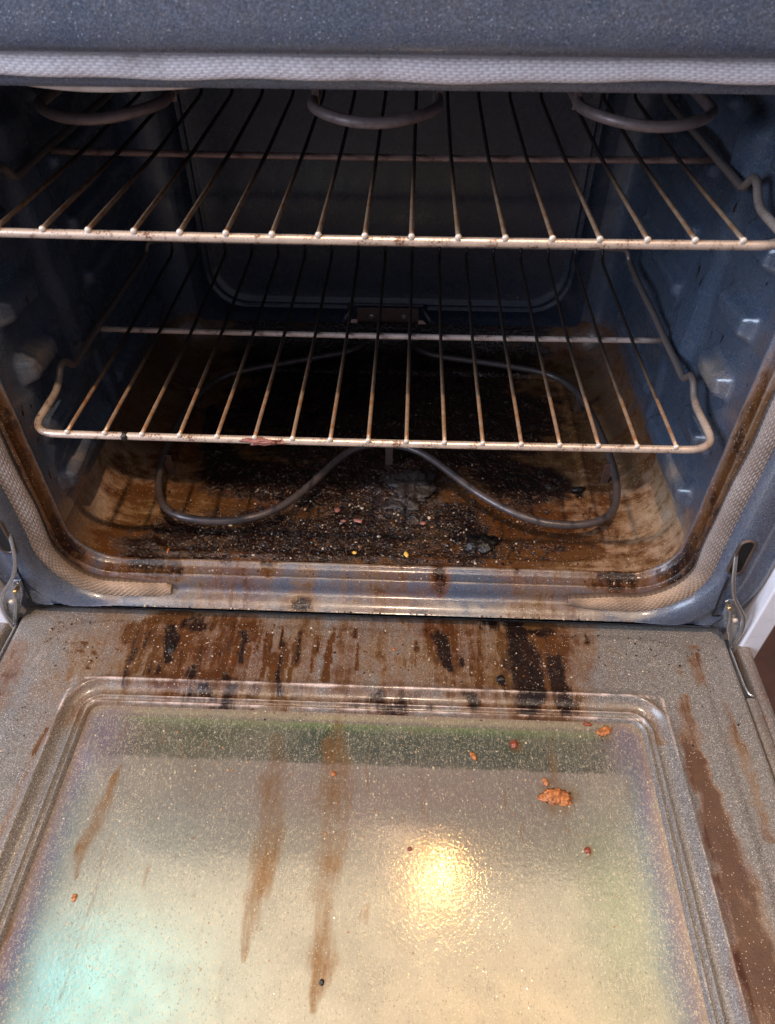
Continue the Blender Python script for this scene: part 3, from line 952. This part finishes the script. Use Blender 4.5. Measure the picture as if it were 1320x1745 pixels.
# push rounded corners of the outer ring out to the rectangle's corners
out2[:, 0] = np.where(np.abs(dn[:, 0]) > 1e-6, np.where(dn[:, 0] > 0, np.minimum(rect_x1, WX1 - .036 + (rect_x1 - WX1 + .036) * np.minimum(1, np.abs(dn[:, 0]) / np.maximum(np.abs(dn[:, 1]), 1e-6))),
                     np.maximum(rect_x0, WX0 + .036 + (rect_x0 - WX0 - .036) * np.minimum(1, np.abs(dn[:, 0]) / np.maximum(np.abs(dn[:, 1]), 1e-6)))), dl[:, 0])
out2[:, 1] = np.where(np.abs(dn[:, 1]) > 1e-6, np.where(dn[:, 1] > 0, np.minimum(rect_y1, WY1 - .036 + (rect_y1 - WY1 + .036) * np.minimum(1, np.abs(dn[:, 1]) / np.maximum(np.abs(dn[:, 0]), 1e-6))),
                     np.maximum(rect_y0, WY0 + .036 + (rect_y0 - WY0 - .036) * np.minimum(1, np.abs(dn[:, 1]) / np.maximum(np.abs(dn[:, 0]), 1e-6)))), dl[:, 1])
in1 = dl + dn * .006
for t in list(np.linspace(1, .03, 34)):
    # outer rings blend from the rectangle to the bead
    P = out2 * t + in1 * (1 - t)
    z = np.full(ND, ZD)
    DR.append(np.column_stack([P, z]))
DR.insert(0, np.column_stack([out2 + np.sign(out2 - np.array([0, -.3])) * .0025, np.full(ND, ZD - .003)]))
DR.insert(0, np.column_stack([out2 + np.sign(out2 - np.array([0, -.3])) * .0030, np.full(ND, ZD - .030)]))
for dd, z in pp:
    if dd <= .006:
        DR.append(np.column_stack([dl + dn * dd, np.full(ND, ZD + z)]))
V, F = rings(DR, flip=True)
dx, dy = V[:, 0], V[:, 1]
# shallow raised plateau of the pressing behind the window
cx_, cy_, hx, hy, r_ = 0, -.30, .338, .258, .05
qx, qy = np.abs(dx - cx_) - hx + r_, np.abs(dy - cy_) - hy + r_
dpl = np.hypot(np.maximum(qx, 0), np.maximum(qy, 0)) + np.minimum(np.maximum(qx, qy), 0) - r_
flatz = V[:, 2] > ZD - .002
V[:, 2] += np.where(flatz, .0013 * (1 - sstep(-.003, .003, dpl)), 0) * (np.hypot(0, 1)) * (V[:, 2] > ZD - .0005) * sstep(-.0, .02, -(.0 - np.abs(dy + .3) + .0) + 1)
mind = np.minimum(np.minimum(WX1 - dx, dx - WX0), WY1 - dy)
wx = fbm(V, 45, 3) * .006
wy = fbm(V, 45, 3, 9.1) * .014
brown = capsules(dx + wx, dy + wy, DOOR_BROWN, .8)
brown *= 1 - .50 * sstep(.338, .345, dx)
brown = np.maximum(brown, .9 * capsules(dx + wx, dy + wy, DOOR_CHAR, .5))
bead = np.exp(-((mind - .012) / .008) ** 2) * ((dy > -.16))
brown = np.maximum(brown, .35 * bead)
edge_left = np.exp(-((dx + .300) / .006) ** 2) * (dy < -.12)
brown = np.maximum(brown, .28 * edge_left)
char = 1.15 * capsules(dx + wx * .6, dy + wy * .6, DOOR_CHAR, .95)
dr_rng = np.random.default_rng(3)
drips = []
for _ in range(95):
    q0 = dr_rng.choice([-.21, -.15, -.06, .08, .165], p=[.30, .26, .14, .14, .16])
    ax = q0 + dr_rng.normal(0, .028)
    ay = -.030 - .055 * dr_rng.random() ** 1.3
    ln = .008 + .050 * dr_rng.random() ** 1.5
    ww = .0010 + .0030 * dr_rng.random() ** 2
    lean = (.06 if ax < -.1 else -.02) * ln * dr_rng.uniform(-1, 1.5)
    drips.append((ax, ay, ax - lean, max(ay - ln, -.118), ww * .6, ww, .75 + .5 * dr_rng.random()))
dmask = capsules(dx + wx * .35, dy, drips, .9)
brown = np.maximum(brown, dmask * 1.15)
char = np.maximum(char, .62 * capsules(dx + wx * .35, dy, drips[::2], 1.15))
rw = fbm(V, 60, 3, 4.4)
crest = np.maximum.reduce([np.exp(-((mind - c0) / w0) ** 2) * a0 for c0, w0, a0 in ((.0002, .0016, 1.0), (.0160, .0008, .8), (.0218, .0012, .9))]) * (.70 + .7 * rw) * (1 - .62 * sstep(.245, .275, np.abs(dx)) * sstep(.13, .16, -dy))  # bead highlights painted as pale lines over the worn crests
brown = brown * (1 - .6 * np.clip(crest, 0, 1)); char = char * (1 - .5 * np.clip(crest, 0, 1))
door = obj('oven_door', V, F, M_door, oven, attrs={'char': char, 'brown': brown, 'tan': crest})
door['label'] = 'open oven door lying flat, its grimy inner face up'

# outer skin of the door beyond the liner and the steel hinge channels
for sx in (-1, 1):
    xa, xb = (.3845, .3965) if sx > 0 else (-.3995, -.3875)
    yend = -.046
    v, f = box(xa, xb, -.62, yend, -.262, ZD + .0006, .0022)
    obj('door_edge', v, f, M_door, door, attrs={'char': np.zeros(len(v)), 'brown': np.full(len(v), .25)})
    xa, xb = (.3745, .3845) if sx > 0 else (-.3875, -.3775)
    v, f = box(xa, xb, -.62, -.108, -.255, ZD - .0004, .001)
    obj('door_edge', v, f, M_door, door, attrs={'char': np.zeros(len(v)), 'brown': np.full(len(v), .2)})
    v, f = box(xa + .0002, xb - .0002, -.1075, -.030, -.250, ZD - .012, .001)
    obj('hinge_channel', v, f, plain('hinge_channel_steel', (.09, .09, .10), .4, .5), door, smooth=False)
    p = smoothpath([(xa + (.0010 if sx > 0 else .009), -.050, ZD - .001), (xa + (.0012 if sx > 0 else .0088), -.098, ZD + .0006), (xa + (.0035 if sx > 0 else .0065), -.1065, ZD + .0004), (xa + (.008 if sx > 0 else .002), -.1065, ZD)], .004, .004)
    obj('channel_lip', *tube(p, .0011, 8), M_hinge, door)
v, f = box(-.399, .396, -.62, -.030, -.275, -.263, .002)
obj('outer_panel', v, f, M_blackglass, door, smooth=False)

# --- the window pane
gx0, gx1, gy0, gy1 = WX0 + .0215, WX1 - .0215, -.50, WY1 - .0215
nxp, nyp = 300, 190
X, Y = np.meshgrid(np.linspace(gx0, gx1, nxp), np.linspace(gy0, gy1, nyp))
X, Y = X.ravel(), Y.ravel()
Zp = np.full_like(X, -.2298)
a = (np.arange(nyp - 1)[:, None] * nxp + np.arange(nxp - 1)[None]).ravel()
F = np.stack([a, a + 1, a + nxp + 1, a + nxp], 1).tolist()
cxp = (gx0 + gx1) / 2
hxp, yt, rc = (gx1 - gx0) / 2 - .002, gy1 - .002, .022
qx, qy = np.abs(X - cxp) - hxp + rc, (Y - yt) + rc
inside = -(np.hypot(np.maximum(qx, 0), np.maximum(qy, 0)) + np.minimum(np.maximum(qx, qy), 0) - rc)
v_ = yt - Y
wob = fbm(np.column_stack([X, Y, 0 * X]), 14, 3) * .012
wob2 = fbm(np.column_stack([X, Y, 0 * X + 3]), 60, 3) * .003


def ramp(t, stops):
    xs = [q[0] for q in stops]
    return np.stack([np.interp(t, xs, [q[1][k] for q in stops]) for k in range(3)], 1)


body = ramp(v_ + wob, [(.0, (.34, .28, .24)), (.06, (.30, .245, .215)), (.10, (.30, .255, .205)), (.125, (.34, .30, .235)), (.17, (.52, .46, .335)), (.24, (.62, .56, .41)), (.36, (.62, .56, .41))])  # ceiling reflection put into the glass colour, paler away from the oven
teal = np.exp(-(((X + .205) / .085) ** 2 + ((Y + .375) / .055) ** 2))  # cool reflection painted on the glass as a cyan patch
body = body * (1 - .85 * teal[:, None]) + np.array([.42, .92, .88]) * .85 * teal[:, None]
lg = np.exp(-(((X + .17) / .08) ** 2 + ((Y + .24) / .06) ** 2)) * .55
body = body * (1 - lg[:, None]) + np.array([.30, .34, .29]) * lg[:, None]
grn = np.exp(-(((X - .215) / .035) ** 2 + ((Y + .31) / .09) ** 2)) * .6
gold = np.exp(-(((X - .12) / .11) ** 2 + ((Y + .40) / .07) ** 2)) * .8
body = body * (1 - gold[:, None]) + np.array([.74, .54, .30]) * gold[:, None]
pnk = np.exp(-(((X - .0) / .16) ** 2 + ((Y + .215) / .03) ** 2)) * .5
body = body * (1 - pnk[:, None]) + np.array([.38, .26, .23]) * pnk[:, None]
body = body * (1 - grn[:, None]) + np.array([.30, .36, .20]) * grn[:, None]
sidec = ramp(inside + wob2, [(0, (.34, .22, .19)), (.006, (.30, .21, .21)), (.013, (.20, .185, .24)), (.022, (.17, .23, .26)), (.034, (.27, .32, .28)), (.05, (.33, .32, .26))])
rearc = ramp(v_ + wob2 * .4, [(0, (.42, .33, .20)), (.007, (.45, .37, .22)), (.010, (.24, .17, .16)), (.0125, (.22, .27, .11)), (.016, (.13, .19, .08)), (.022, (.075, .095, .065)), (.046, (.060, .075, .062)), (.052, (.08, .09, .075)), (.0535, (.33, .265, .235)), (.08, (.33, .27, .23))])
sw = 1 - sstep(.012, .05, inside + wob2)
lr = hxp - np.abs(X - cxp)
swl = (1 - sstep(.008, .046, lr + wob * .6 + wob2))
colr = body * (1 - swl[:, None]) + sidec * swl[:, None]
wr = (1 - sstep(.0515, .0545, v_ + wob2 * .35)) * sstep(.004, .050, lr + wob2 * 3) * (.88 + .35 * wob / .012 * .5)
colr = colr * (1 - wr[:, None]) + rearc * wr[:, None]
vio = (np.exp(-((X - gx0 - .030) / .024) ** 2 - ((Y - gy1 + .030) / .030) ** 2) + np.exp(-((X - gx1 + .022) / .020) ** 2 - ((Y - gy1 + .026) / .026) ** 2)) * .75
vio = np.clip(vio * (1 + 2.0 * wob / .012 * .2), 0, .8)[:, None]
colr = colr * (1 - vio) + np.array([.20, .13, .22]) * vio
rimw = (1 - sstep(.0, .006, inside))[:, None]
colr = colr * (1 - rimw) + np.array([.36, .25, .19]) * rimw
PB = [(-.2215, -.197, -.2241, -.2091, .0008, .0026, .6), (-.2241, -.2091, -.2271, -.2492, .0026, .0056, .95), (-.2271, -.2492, -.2315, -.2741, .0056, .0040, .95), (-.2315, -.2741, -.2305, -.296, .0040, .0008, .8),
      (-.0810, -.165, -.0792, -.2062, .0035, .0085, .45), (-.0792, -.2062, -.0745, -.2532, .0085, .0098, .62), (-.0745, -.2532, -.0784, -.3049, .0098, .0070, .78), (-.0784, -.3049, -.0800, -.3487, .0070, .0020, .72),
      (-.0265, -.143, -.0246, -.1676, .0040, .0080, .55), (-.0246, -.1676, -.0205, -.2039, .0080, .0108, .70), (-.0205, -.2039, -.0188, -.251, .0108, .0098, .80), (-.0188, -.251, -.0213, -.3026, .0098, .0066, .70),
      (-.0213, -.3026, -.0189, -.3482, .0066, .0088, .92), (-.0189, -.3482, -.0188, -.379, .0088, .0020, .88), (-.1728, -.2859, -.1677, -.3127, .0029, .0010, .4), (-.2766, -.317, -.271, -.338, .0047, .0055, .9),
      (.1765, -.2125, .1770, -.2140, .012, .012, .55), (.1790, -.150, .1770, -.204, .0012, .0045, .42), (.2299, -.1464, .2320, -.1480, .0075, .0075, .5), (.1427, -.1631, .1427, -.1640, .0052, .0052, .5), (.1967, -.2573, .1967, -.2590, .0040, .0036, .5)]
pr_ = np.random.default_rng(17)
for _ in range(60):
    ax = pr_.uniform(gx0 + .02, gx1 - .02)
    ay = gy1 - .006 - abs(pr_.normal(0, .09))
    ln = .012 + .06 * pr_.random() ** 1.6
    PB.append((ax, ay, ax + pr_.uniform(-.04, .04) * ln, ay - ln, .0007, .0006 + .0020 * pr_.random() ** 2, pr_.uniform(.18, .42)))
PANE_BROWN = PB
pane = obj('window_pane', np.column_stack([X, Y, Zp]), F, None or M_dark, door, attrs={'coat': colr, 'brown': capsules(X + fbm(np.column_stack([X * 1.0, Y * .6, 0 * X + 5]), 38, 4) * .006, Y, PANE_BROWN, .80) * (.75 + .6 * fbm(np.column_stack([X, Y, 0 * X + 8]), 26, 4)), 'inside': inside})  # coat holds the glass colour with its painted reflections
s = NT('tinted_glass_with_reflections')
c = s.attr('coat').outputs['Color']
br = s.attr('brown').outputs['Fac']
n1 = s.noise(40, 4, .6)
n2 = s.noise(300, 3, .6)
stv = s.mapv((260, 30, 30))
st = s.noise(1.0, 4, .65, stv)
# dried streaks and mist over the coating
c = s.mix(s.rng(st, .55, .8, 0, .45), c, (.60, .54, .40))
c = s.mix(s.rng(n2, .55, .72, 0, .40), c, (.66, .56, .38))
c = s.mix(s.rng(s.noise(5, 4, .7), .40, .66, 0, .40), c, (.30, .235, .15))
n5 = s.noise(1.0, 3, .7, s.mapv((620, 260, 260)))
c = s.mix(s.rng(n5, .55, .69, 0, .62), c, (.78, .66, .44))
n6 = s.noise(1.0, 2, .6, s.mapv((800, 420, 420)))
c = s.mix(s.rng(n6, .60, .70, 0, .5), c, (.14, .10, .07))
c = s.mix(s.math('MULTIPLY', specks(s, 760, .34, .35), s.rng(s.noise(22, 3, .6), .38, .6, .2, .9)), c, (.85, .72, .48))
c = s.mix(s.rng(n1, .4, .7, 0, .22), c, (.27, .27, .22))
bm = s.rng(s.math('ADD', br, s.math('MULTIPLY', s.math('SUBTRACT', st, .5), 1.3)), .0, .85, 0, .85)
bm = s.math('MULTIPLY', bm, s.rng(br, 0, .25))
c = s.mix(bm, c, s.mix(s.rng(n2, .35, .65), (.32, .155, .045), (.20, .085, .022)))
f1 = specks(s, 300, .22, .72, s.mapv((1, .62, 1)))
f2 = specks(s, 480, .26, .55)
c = s.mix(s.math('MULTIPLY', f2, s.rng(n1, .35, .65, .2, .8)), c, (.80, .68, .46))
c = s.mix(s.math('MULTIPLY', s.math('MULTIPLY', f1, .7), s.rng(n1, .35, .65)), c, (.80, .68, .46))
wv = s.noise(330, 2, .5, None, .6)
h = s.math('ADD', s.math('MULTIPLY', wv, 1.0), s.math('MULTIPLY', f1, .8))
h = s.math('ADD', h, s.math('MULTIPLY', s.noise(420, 2, .5), .35))
rgh = s.rng(n1, .3, .7, .085, .14)
fade = s.rng(s.noise(7, 3, .6), .40, .62, .12, 1)
h = s.math('MULTIPLY', h, s.math('MULTIPLY', fade, .5))
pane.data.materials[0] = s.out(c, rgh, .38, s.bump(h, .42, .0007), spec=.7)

# ------------------------------------------------------------------ racks
S_ = .0336


def make_rack(label):
    r = empty('oven_rack', (0, 0, 0), label, 'oven rack', 'wire oven racks')
    W = .305
    pth = [(-W + .03, .3735, .013), (-W + .006, .3725, .012), (-W + .002, .366, -.001), (-W + .002, .330, -.0015), (-W, .19, -.0015), (-W, .112, -.0015), (-W, .098, .0125), (-W, .088, .0125),
           (-W, .070, -.001), (-W, .0, 0), (W, .0, 0), (W, .070, -.001), (W, .088, .0125), (W, .098, .0125), (W, .112, -.0015), (W, .19, -.0015), (W - .002, .330, -.0015), (W - .002, .366, -.001),
           (W - .006, .3725, .012), (W - .03, .3735, .013)]
    rad = [0, .006, .006, .01, .01, .007, .004, .004, .014, .026, .026, .014, .004, .004, .007, .01, .01, .006, .006, 0]
    p = smoothpath(pth, .006, rad, 8)
    # the wire sags and wanders a touch
    p = [Vector((a.x + .0004 * math.sin(a.y * 60), a.y, a.z - (.0016 * math.cos(a.x / W * 1.5) if a.y < .002 else 0))) for a in p]
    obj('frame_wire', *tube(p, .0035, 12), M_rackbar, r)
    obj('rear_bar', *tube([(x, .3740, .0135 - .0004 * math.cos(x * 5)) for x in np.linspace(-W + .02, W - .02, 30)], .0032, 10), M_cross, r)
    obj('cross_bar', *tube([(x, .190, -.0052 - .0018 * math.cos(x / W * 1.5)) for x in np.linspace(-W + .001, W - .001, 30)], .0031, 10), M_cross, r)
    base = None
    for k in range(-8, 9):
        x = k * S_
        sag = .0016 * math.cos(x / W * 1.5)
        pts = [(0, -.0020, .0044 - sag), (0, .02, .0040 - sag), (0, .10, .0010 - sag * .6), (0, .19, -.0008 - sag), (0, .358, -.0004), (0, .367, .0020), (0, .3712, .0095), (0, .3735, .0170)]
        q = smoothpath(pts, .012, .006, 3)
        jx = .0006 * rng.uniform(-1, 1)
        q = [Vector((a.x + x + jx * math.sin(a.y * 9), a.y, a.z)) for a in q]
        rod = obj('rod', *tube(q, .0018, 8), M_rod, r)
        a0 = q[0]
        R_ = []
        for rr_, yy in ((.0019, .0016), (.0024, .0006), (.00235, -.0008), (.0015, -.0016)):
            R_.append(np.array([(a0.x + rr_ * math.cos(t), a0.y + yy, a0.z + rr_ * math.sin(t)) for t in np.linspace(0, 2 * math.pi, 10, endpoint=False)]))
        V, F = rings(R_, cap=True)
        obj('rod_end', V, F, M_rodend, rod)
    return r


rk = make_rack('lower wire rack in the oven, blackened and rusty on its left half')
rk.location = (0, 0, 0)
up = rk.copy(); col.objects.link(up)
up.location = (0, .012, .1785)
up['label'] = 'upper wire rack in the oven, just under the broil element'
for ch in list(rk.children):
    c = ch.copy(); col.objects.link(c); c.parent = up
    for g in ch.children:
        e = g.copy(); col.objects.link(e); e.parent = c


# ------------------------------------------------------------------ burnt-on bits
def blob(rx, ry, rz, seed, sub=2, rough=.35):
    if rx > .011:
        sub = 9
    """an irregular lump, flattened; returns vertices round the origin"""
    R_ = []
    nl, na_ = 5 + sub * 2, 8 + sub * 4
    off = Vector((seed * 3.7, seed * 1.3, seed * .7))
    for i in range(nl):
        f_ = (i + .5) / nl * math.pi
        ring = []
        for j in range(na_):
            a_ = 2 * math.pi * j / na_
            d_ = Vector((math.sin(f_) * math.cos(a_), math.sin(f_) * math.sin(a_), math.cos(f_)))
            k_ = 1 + rough * mn.fractal(d_ * 1.7 + off, 1, 2, 3) + (.35 * rough * mn.fractal(d_ * 7 + off, 1, 2, 4) if sub > 2 else 0)
            ring.append((d_.x * rx * k_, d_.y * ry * k_, d_.z * rz * k_))
        R_.append(np.array(ring))
    V, F = rings(R_, flip=True)
    F.append(list(range(na_)))
    F.append(list(range(len(V) - na_, len(V)))[::-1])
    return V, F


M_cross_dim = steel('shaded_cross_bar_steel', (.34, .22, .19), .36, .6, (.10, .045, .03), 80, metal=.35)  # cross bar steel with the cavity's shade mixed into its colour
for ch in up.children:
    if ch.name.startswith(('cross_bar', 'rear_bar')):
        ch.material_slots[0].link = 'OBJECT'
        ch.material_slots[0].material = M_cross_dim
        ch['label'] = 'bar with painted shade' if ch.name.startswith('cross') else 'rear bar with painted shade'


def food(name, lab, cat, loc, size, m, seed, rot=0.0, grp=None, rough=.35):
    V, F = blob(size[0], size[1], size[2], seed, 2, rough)
    c_, s_ = math.cos(rot), math.sin(rot)
    V = np.column_stack([V[:, 0] * c_ - V[:, 1] * s_, V[:, 0] * s_ + V[:, 1] * c_, V[:, 2]])
    o = obj(name, V, F, m)
    o.location = loc
    o['label'] = lab
    o['category'] = cat
    if grp:
        o['group'] = grp
    return o


M_yel = plain('yellow_flake', (.80, .48, .09), .45, 0, 300, .2)
M_org = plain('orange_cheese', (.44, .15, .045), .42, 0, 330, .75, .9)
M_red = plain('red_brown_drop', (.26, .055, .03), .3, 0, 400, .4, .4)
M_pink = plain('pink_scrap', (.30, .11, .08), .4, 0, 400, .5, .5)
M_coal = plain('coal_black', (.012, .009, .008), .3, 0, 500, .4, .7)
M_ash = plain('ash_grey', (.034, .025, .023), .42, 0, 350, .7, .9)

ZF = -.181
food('food_flake', 'larger yellow flake near the front edge of the oven floor, right of middle', 'food flake', (.0364, .0277, ZF + .003), (.0024, .0045, .0012), M_yel, 1, .2)
food('food_flake', 'small yellow flake near the front edge of the oven floor, left of the larger one', 'food flake', (-.020, .028, ZF + .003), (.0024, .0020, .0011), M_yel, 2)
food('food_flake', 'thin orange flake on the brown film at the left front of the oven floor', 'food flake', (-.2243, .0234, ZF + .002), (.0012, .0042, .0010), M_org, 3)
food('food_flake', 'orange flake on the stained door panel between the two char streaks', 'food flake', (.0257, -.0659, ZD + .001), (.0022, .0020, .0010), M_org, 4)
food('food_scrap', 'long pink scrap on the charred middle of the oven floor', 'food scrap', (-.0192, .074, ZF + .006), (.0055, .0024, .0016), M_pink, 5, -.3)
food('food_scrap', 'short pink scrap just left of the long one on the oven floor', 'food scrap', (-.0359, .0733, ZF + .006), (.0035, .0018, .0014), M_pink, 6, .1)
food('food_scrap', 'round pinkish crumb behind the two pink scraps', 'food scrap', (-.0441, .0901, ZF + .006), (.0032, .0032, .002), M_pink, 7)
food('food_scrap', 'pink scrap right of the middle among the charred crumbs', 'food scrap', (.0541, .0732, ZF + .006), (.0040, .0024, .0015), M_pink, 8)
food('charred_lump', 'broad grey ash lump at the centre of the oven floor', 'charred lump', (.042, .136, ZF + .005), (.026, .024, .005), M_ash, 9, .3, None, .6)
food('charred_lump', 'smaller ashy lump in front of the broad one on the oven floor', 'charred lump', (.030, .106, ZF + .004), (.018, .013, .006), M_ash, 10, 0, None, .6)
food('charred_lump', 'glossy black crust right of centre by the front edge of the oven floor', 'charred lump', (.1192, .0490, ZF + .002), (.015, .012, .005), M_coal, 11, .4, None, .7)
food('charred_lump', 'black curl of char inside the right loop of the heating element', 'charred lump', (.2395, .1414, ZF + .002), (.007, .004, .003), M_coal, 12, .3)
food('charred_lump', 'black crusty blob on the sill below the cavity, left of centre', 'charred lump', (-.0746, -.0225, -.2035), (.0075, .004, .004), M_coal, 13, 0, None, .6)
food('charred_lump', 'brown crumbling spot on the sill, right of centre', 'charred lump', (.0727, -.0090, -.180), (.0052, .003, .0026), plain('dark_brown_crust', (.07, .025, .015), .4, 0, 400, .4, .6), 14, 0, None, .6)
food('charred_lump', 'black spatter clump among the brown runs at the left of the door panel', 'charred lump', (-.2045, -.0735, ZD + .001), (.0038, .0080, .0020), M_coal, 15, .1, None, .7)
food('grease_drop', 'round black grease drop on the door panel left of the widest char streak', 'grease drop', (.1344, -.0967, ZD + .001), (.0040, .0038, .0022), M_coal, 16, 0, None, .3)
food('grease_drop', 'tiny black speck alone on the clean right of the door panel', 'grease drop', (.3174, -.075, ZD + .001), (.0016, .0016, .001), M_coal, 17)
ZP = -.2292
o = food('cheese_residue', 'ragged orange cheese residue burnt onto the door glass', 'food residue', (.1765, -.2125, ZP), (.0112, .0068, .0010), M_org, 18, .05, None, .8)
food('grease_drop', 'small orange drip just above left of the cheese residue on the glass', 'grease drop', (.1680, -.1990, ZP), (.0024, .0042, .0014), M_org, 19, .3)
food('grease_drop', 'oval red-orange drop near the rear edge of the glass, right of centre', 'grease drop', (.1427, -.1631, ZP), (.0034, .0042, .0016), M_red, 20)
food('grease_drop', 'elongated orange smear by the rear right corner of the glass', 'grease drop', (.2299, -.1464, ZP), (.0070, .0040, .0014), M_org, 21, .5, None, .6)
food('grease_drop', 'dark red drop on the rear right rim of the glass, beside the orange smear', 'grease drop', (.215, -.1395, ZP), (.0046, .0018, .0014), M_red, 22)
food('grease_drop', 'lone dark red drop on the right half of the glass', 'grease drop', (.1967, -.2573, ZP), (.0026, .0028, .0014), M_red, 23)
food('grease_drop', 'orange drop over the middle brown streak on the glass', 'grease drop', (-.0247, -.1985, ZP), (.0022, .0024, .0012), M_org, 24)
food('grease_drop', 'orange fleck on the dark green band of the glass', 'grease drop', (.1039, -.1764, ZP), (.0024, .0042, .0012), M_org, 25, .5)
food('grease_drop', 'dark drop at the lower end of the middle brown streak on the glass', 'grease drop', (-.0184, -.3617, ZP), (.0018, .0022, .0010), M_coal, 26)
food('grease_drop', 'small red drop behind the bright lamp reflection on the glass', 'grease drop', (.0462, -.2622, ZP), (.0018, .0018, .001), M_red, 27)
food('grease_drop', 'orange fleck beside the left thin brown streak on the glass', 'grease drop', (-.2250, -.3110, ZP), (.0020, .0030, .001), M_org, 28)
food('burnt_food', 'pinkish burnt food stuck on the front bar of the lower rack', 'food residue', (-.094, -.0030, -.0005), (.017, .0024, .0030), M_pink, 29, 0, None, .75)
food('burnt_spot', 'black burnt ring round the left end of the lower rack front bar', 'food residue', (-.2185, -.0003, -.0008), (.0045, .0043, .0043), M_coal, 30, 0, None, .25)

# scattered crumbs nobody could count
ICO = None


def crumbs(name, lab, spots, seed):
    rg = np.random.default_rng(seed)
    t = (1 + 5 ** .5) / 2
    iv = np.array([(-1, t, 0), (1, t, 0), (-1, -t, 0), (1, -t, 0), (0, -1, t), (0, 1, t), (0, -1, -t), (0, 1, -t), (t, 0, -1), (t, 0, 1), (-t, 0, -1), (-t, 0, 1)], float)
    iv /= np.linalg.norm(iv[0])
    if_ = np.array([(0, 11, 5), (0, 5, 1), (0, 1, 7), (0, 7, 10), (0, 10, 11), (1, 5, 9), (5, 11, 4), (11, 10, 2), (10, 7, 6), (7, 1, 8), (3, 9, 4), (3, 4, 2), (3, 2, 6), (3, 6, 8), (3, 8, 9),
                    (4, 9, 5), (2, 4, 11), (6, 2, 10), (8, 6, 7), (9, 8, 1)])
    n_ = len(spots)
    sp = np.array(spots)     # x y z r colour r g b
    k = 1 + rg.uniform(-.35, .35, (n_, 12, 1))
    sc_ = sp[:, 3][:, None, None] * rg.uniform(.6, 1.5, (n_, 1, 3)) * np.array([1, 1, .6])
    V = iv[None] * k * sc_ + sp[:, None, :3]
    F = (if_[None] + (np.arange(n_) * 12)[:, None, None]).reshape(-1, 3)
    C = np.repeat(sp[:, None, 4:7], 12, 1).reshape(-1, 3)
    m = NT(name + '_matter')
    c_ = m.attr('tint').outputs['Color']
    mt = m.out(c_, .32, 0)
    o = obj(name, V.reshape(-1, 3), F.tolist(), mt, smooth=False, attrs={'tint': C})
    o['kind'] = 'stuff'
    o['label'] = lab
    return o


PAL = [(.012, .008, .007), (.03, .012, .008), (.10, .04, .015), (.05, .04, .038), (.55, .42, .30), (.22, .10, .04)]
sp = []
rg = np.random.default_rng(5)
bak = np.array
n_ = 0
while n_ < 6500:
    x = rg.normal(0.0, .15); y = .018 + abs(rg.normal(0, .075))
    if abs(x) > .285 or y > .25:
        continue
    if rg.random() > (1.0 if y < .13 else .5) * (1 if abs(x) < .2 else .45):
        continue
    r = .00035 + .0010 * rg.random() ** 4 + (.0012 if rg.random() < .04 and abs(x) < .2 else 0)
    c = PAL[0 if r > .0017 else int(rg.choice(6, p=[.36, .24, .16, .10, .05, .09]))]
    sp.append((x, y, -.1795 + .0005 + .003 * math.exp(-((x - .035) / .05) ** 2 - ((y - .1) / .05) ** 2), r, *c))
    n_ += 1
crumbs('floor_crumbs', 'scattered burnt crumbs and salt grains over the front of the oven floor', sp, 1)
sp = []
for _ in range(2600):
    x = rg.uniform(-.34, .36); y = -.04 - abs(rg.normal(0, .06))
    if y < -.5: continue
    inb = (WX0 - .002 < x < WX1 + .002) and y < WY1 + .002
    if inb: continue
    if x > .2 and rg.random() < .6: continue
    r = .00035 + .0008 * rg.random() ** 3
    c = PAL[rg.choice(6, p=[.20, .18, .20, .05, .17, .20])]
    sp.append((x, y, ZD + .0012, r, *c))
crumbs('door_crumbs', 'fine grit of crumbs and grease beads over the door panel', sp, 2)
sp = []
for _ in range(1700):
    x = rg.uniform(gx0 + .003, gx1 - .003)
    y = gy1 - .003 - abs(rg.normal(0, .10)) if rg.random() < .75 else rg.uniform(-.42, gy1)
    if y < -.42: continue
    r = .00024 + .0007 * rg.random() ** 4
    near = (gy1 - y) < .035
    if near and rg.random() < .35:
        c = PAL[rg.choice(3)]
    else:
        c = [(.56, .45, .30), (.48, .33, .17), (.40, .16, .05)][rg.choice(3, p=[.62, .28, .10])]
    sp.append((x, y, -.2298, r, *c))
crumbs('glass_spatter', 'dried spatter beads and fine crumbs over the door glass', sp, 3)
sp = []
for _ in range(700):
    x = rg.uniform(-.27, .29); t = rg.random()
    y = .006 - .016 * t
    z = -.181 - .0005
    if rg.random() < .35:
        y = -.036 + .006 * rg.random() * 0; z = -.2
        y = -.0362
    r = .0004 + .0009 * rg.random() ** 3
    c = PAL[rg.choice(6, p=[.25, .2, .15, .05, .25, .10])]
    sp.append((x, y, z, r, *c))
crumbs('sill_crumbs', 'crumbs caught along the enamel sill below the cavity', sp, 4)
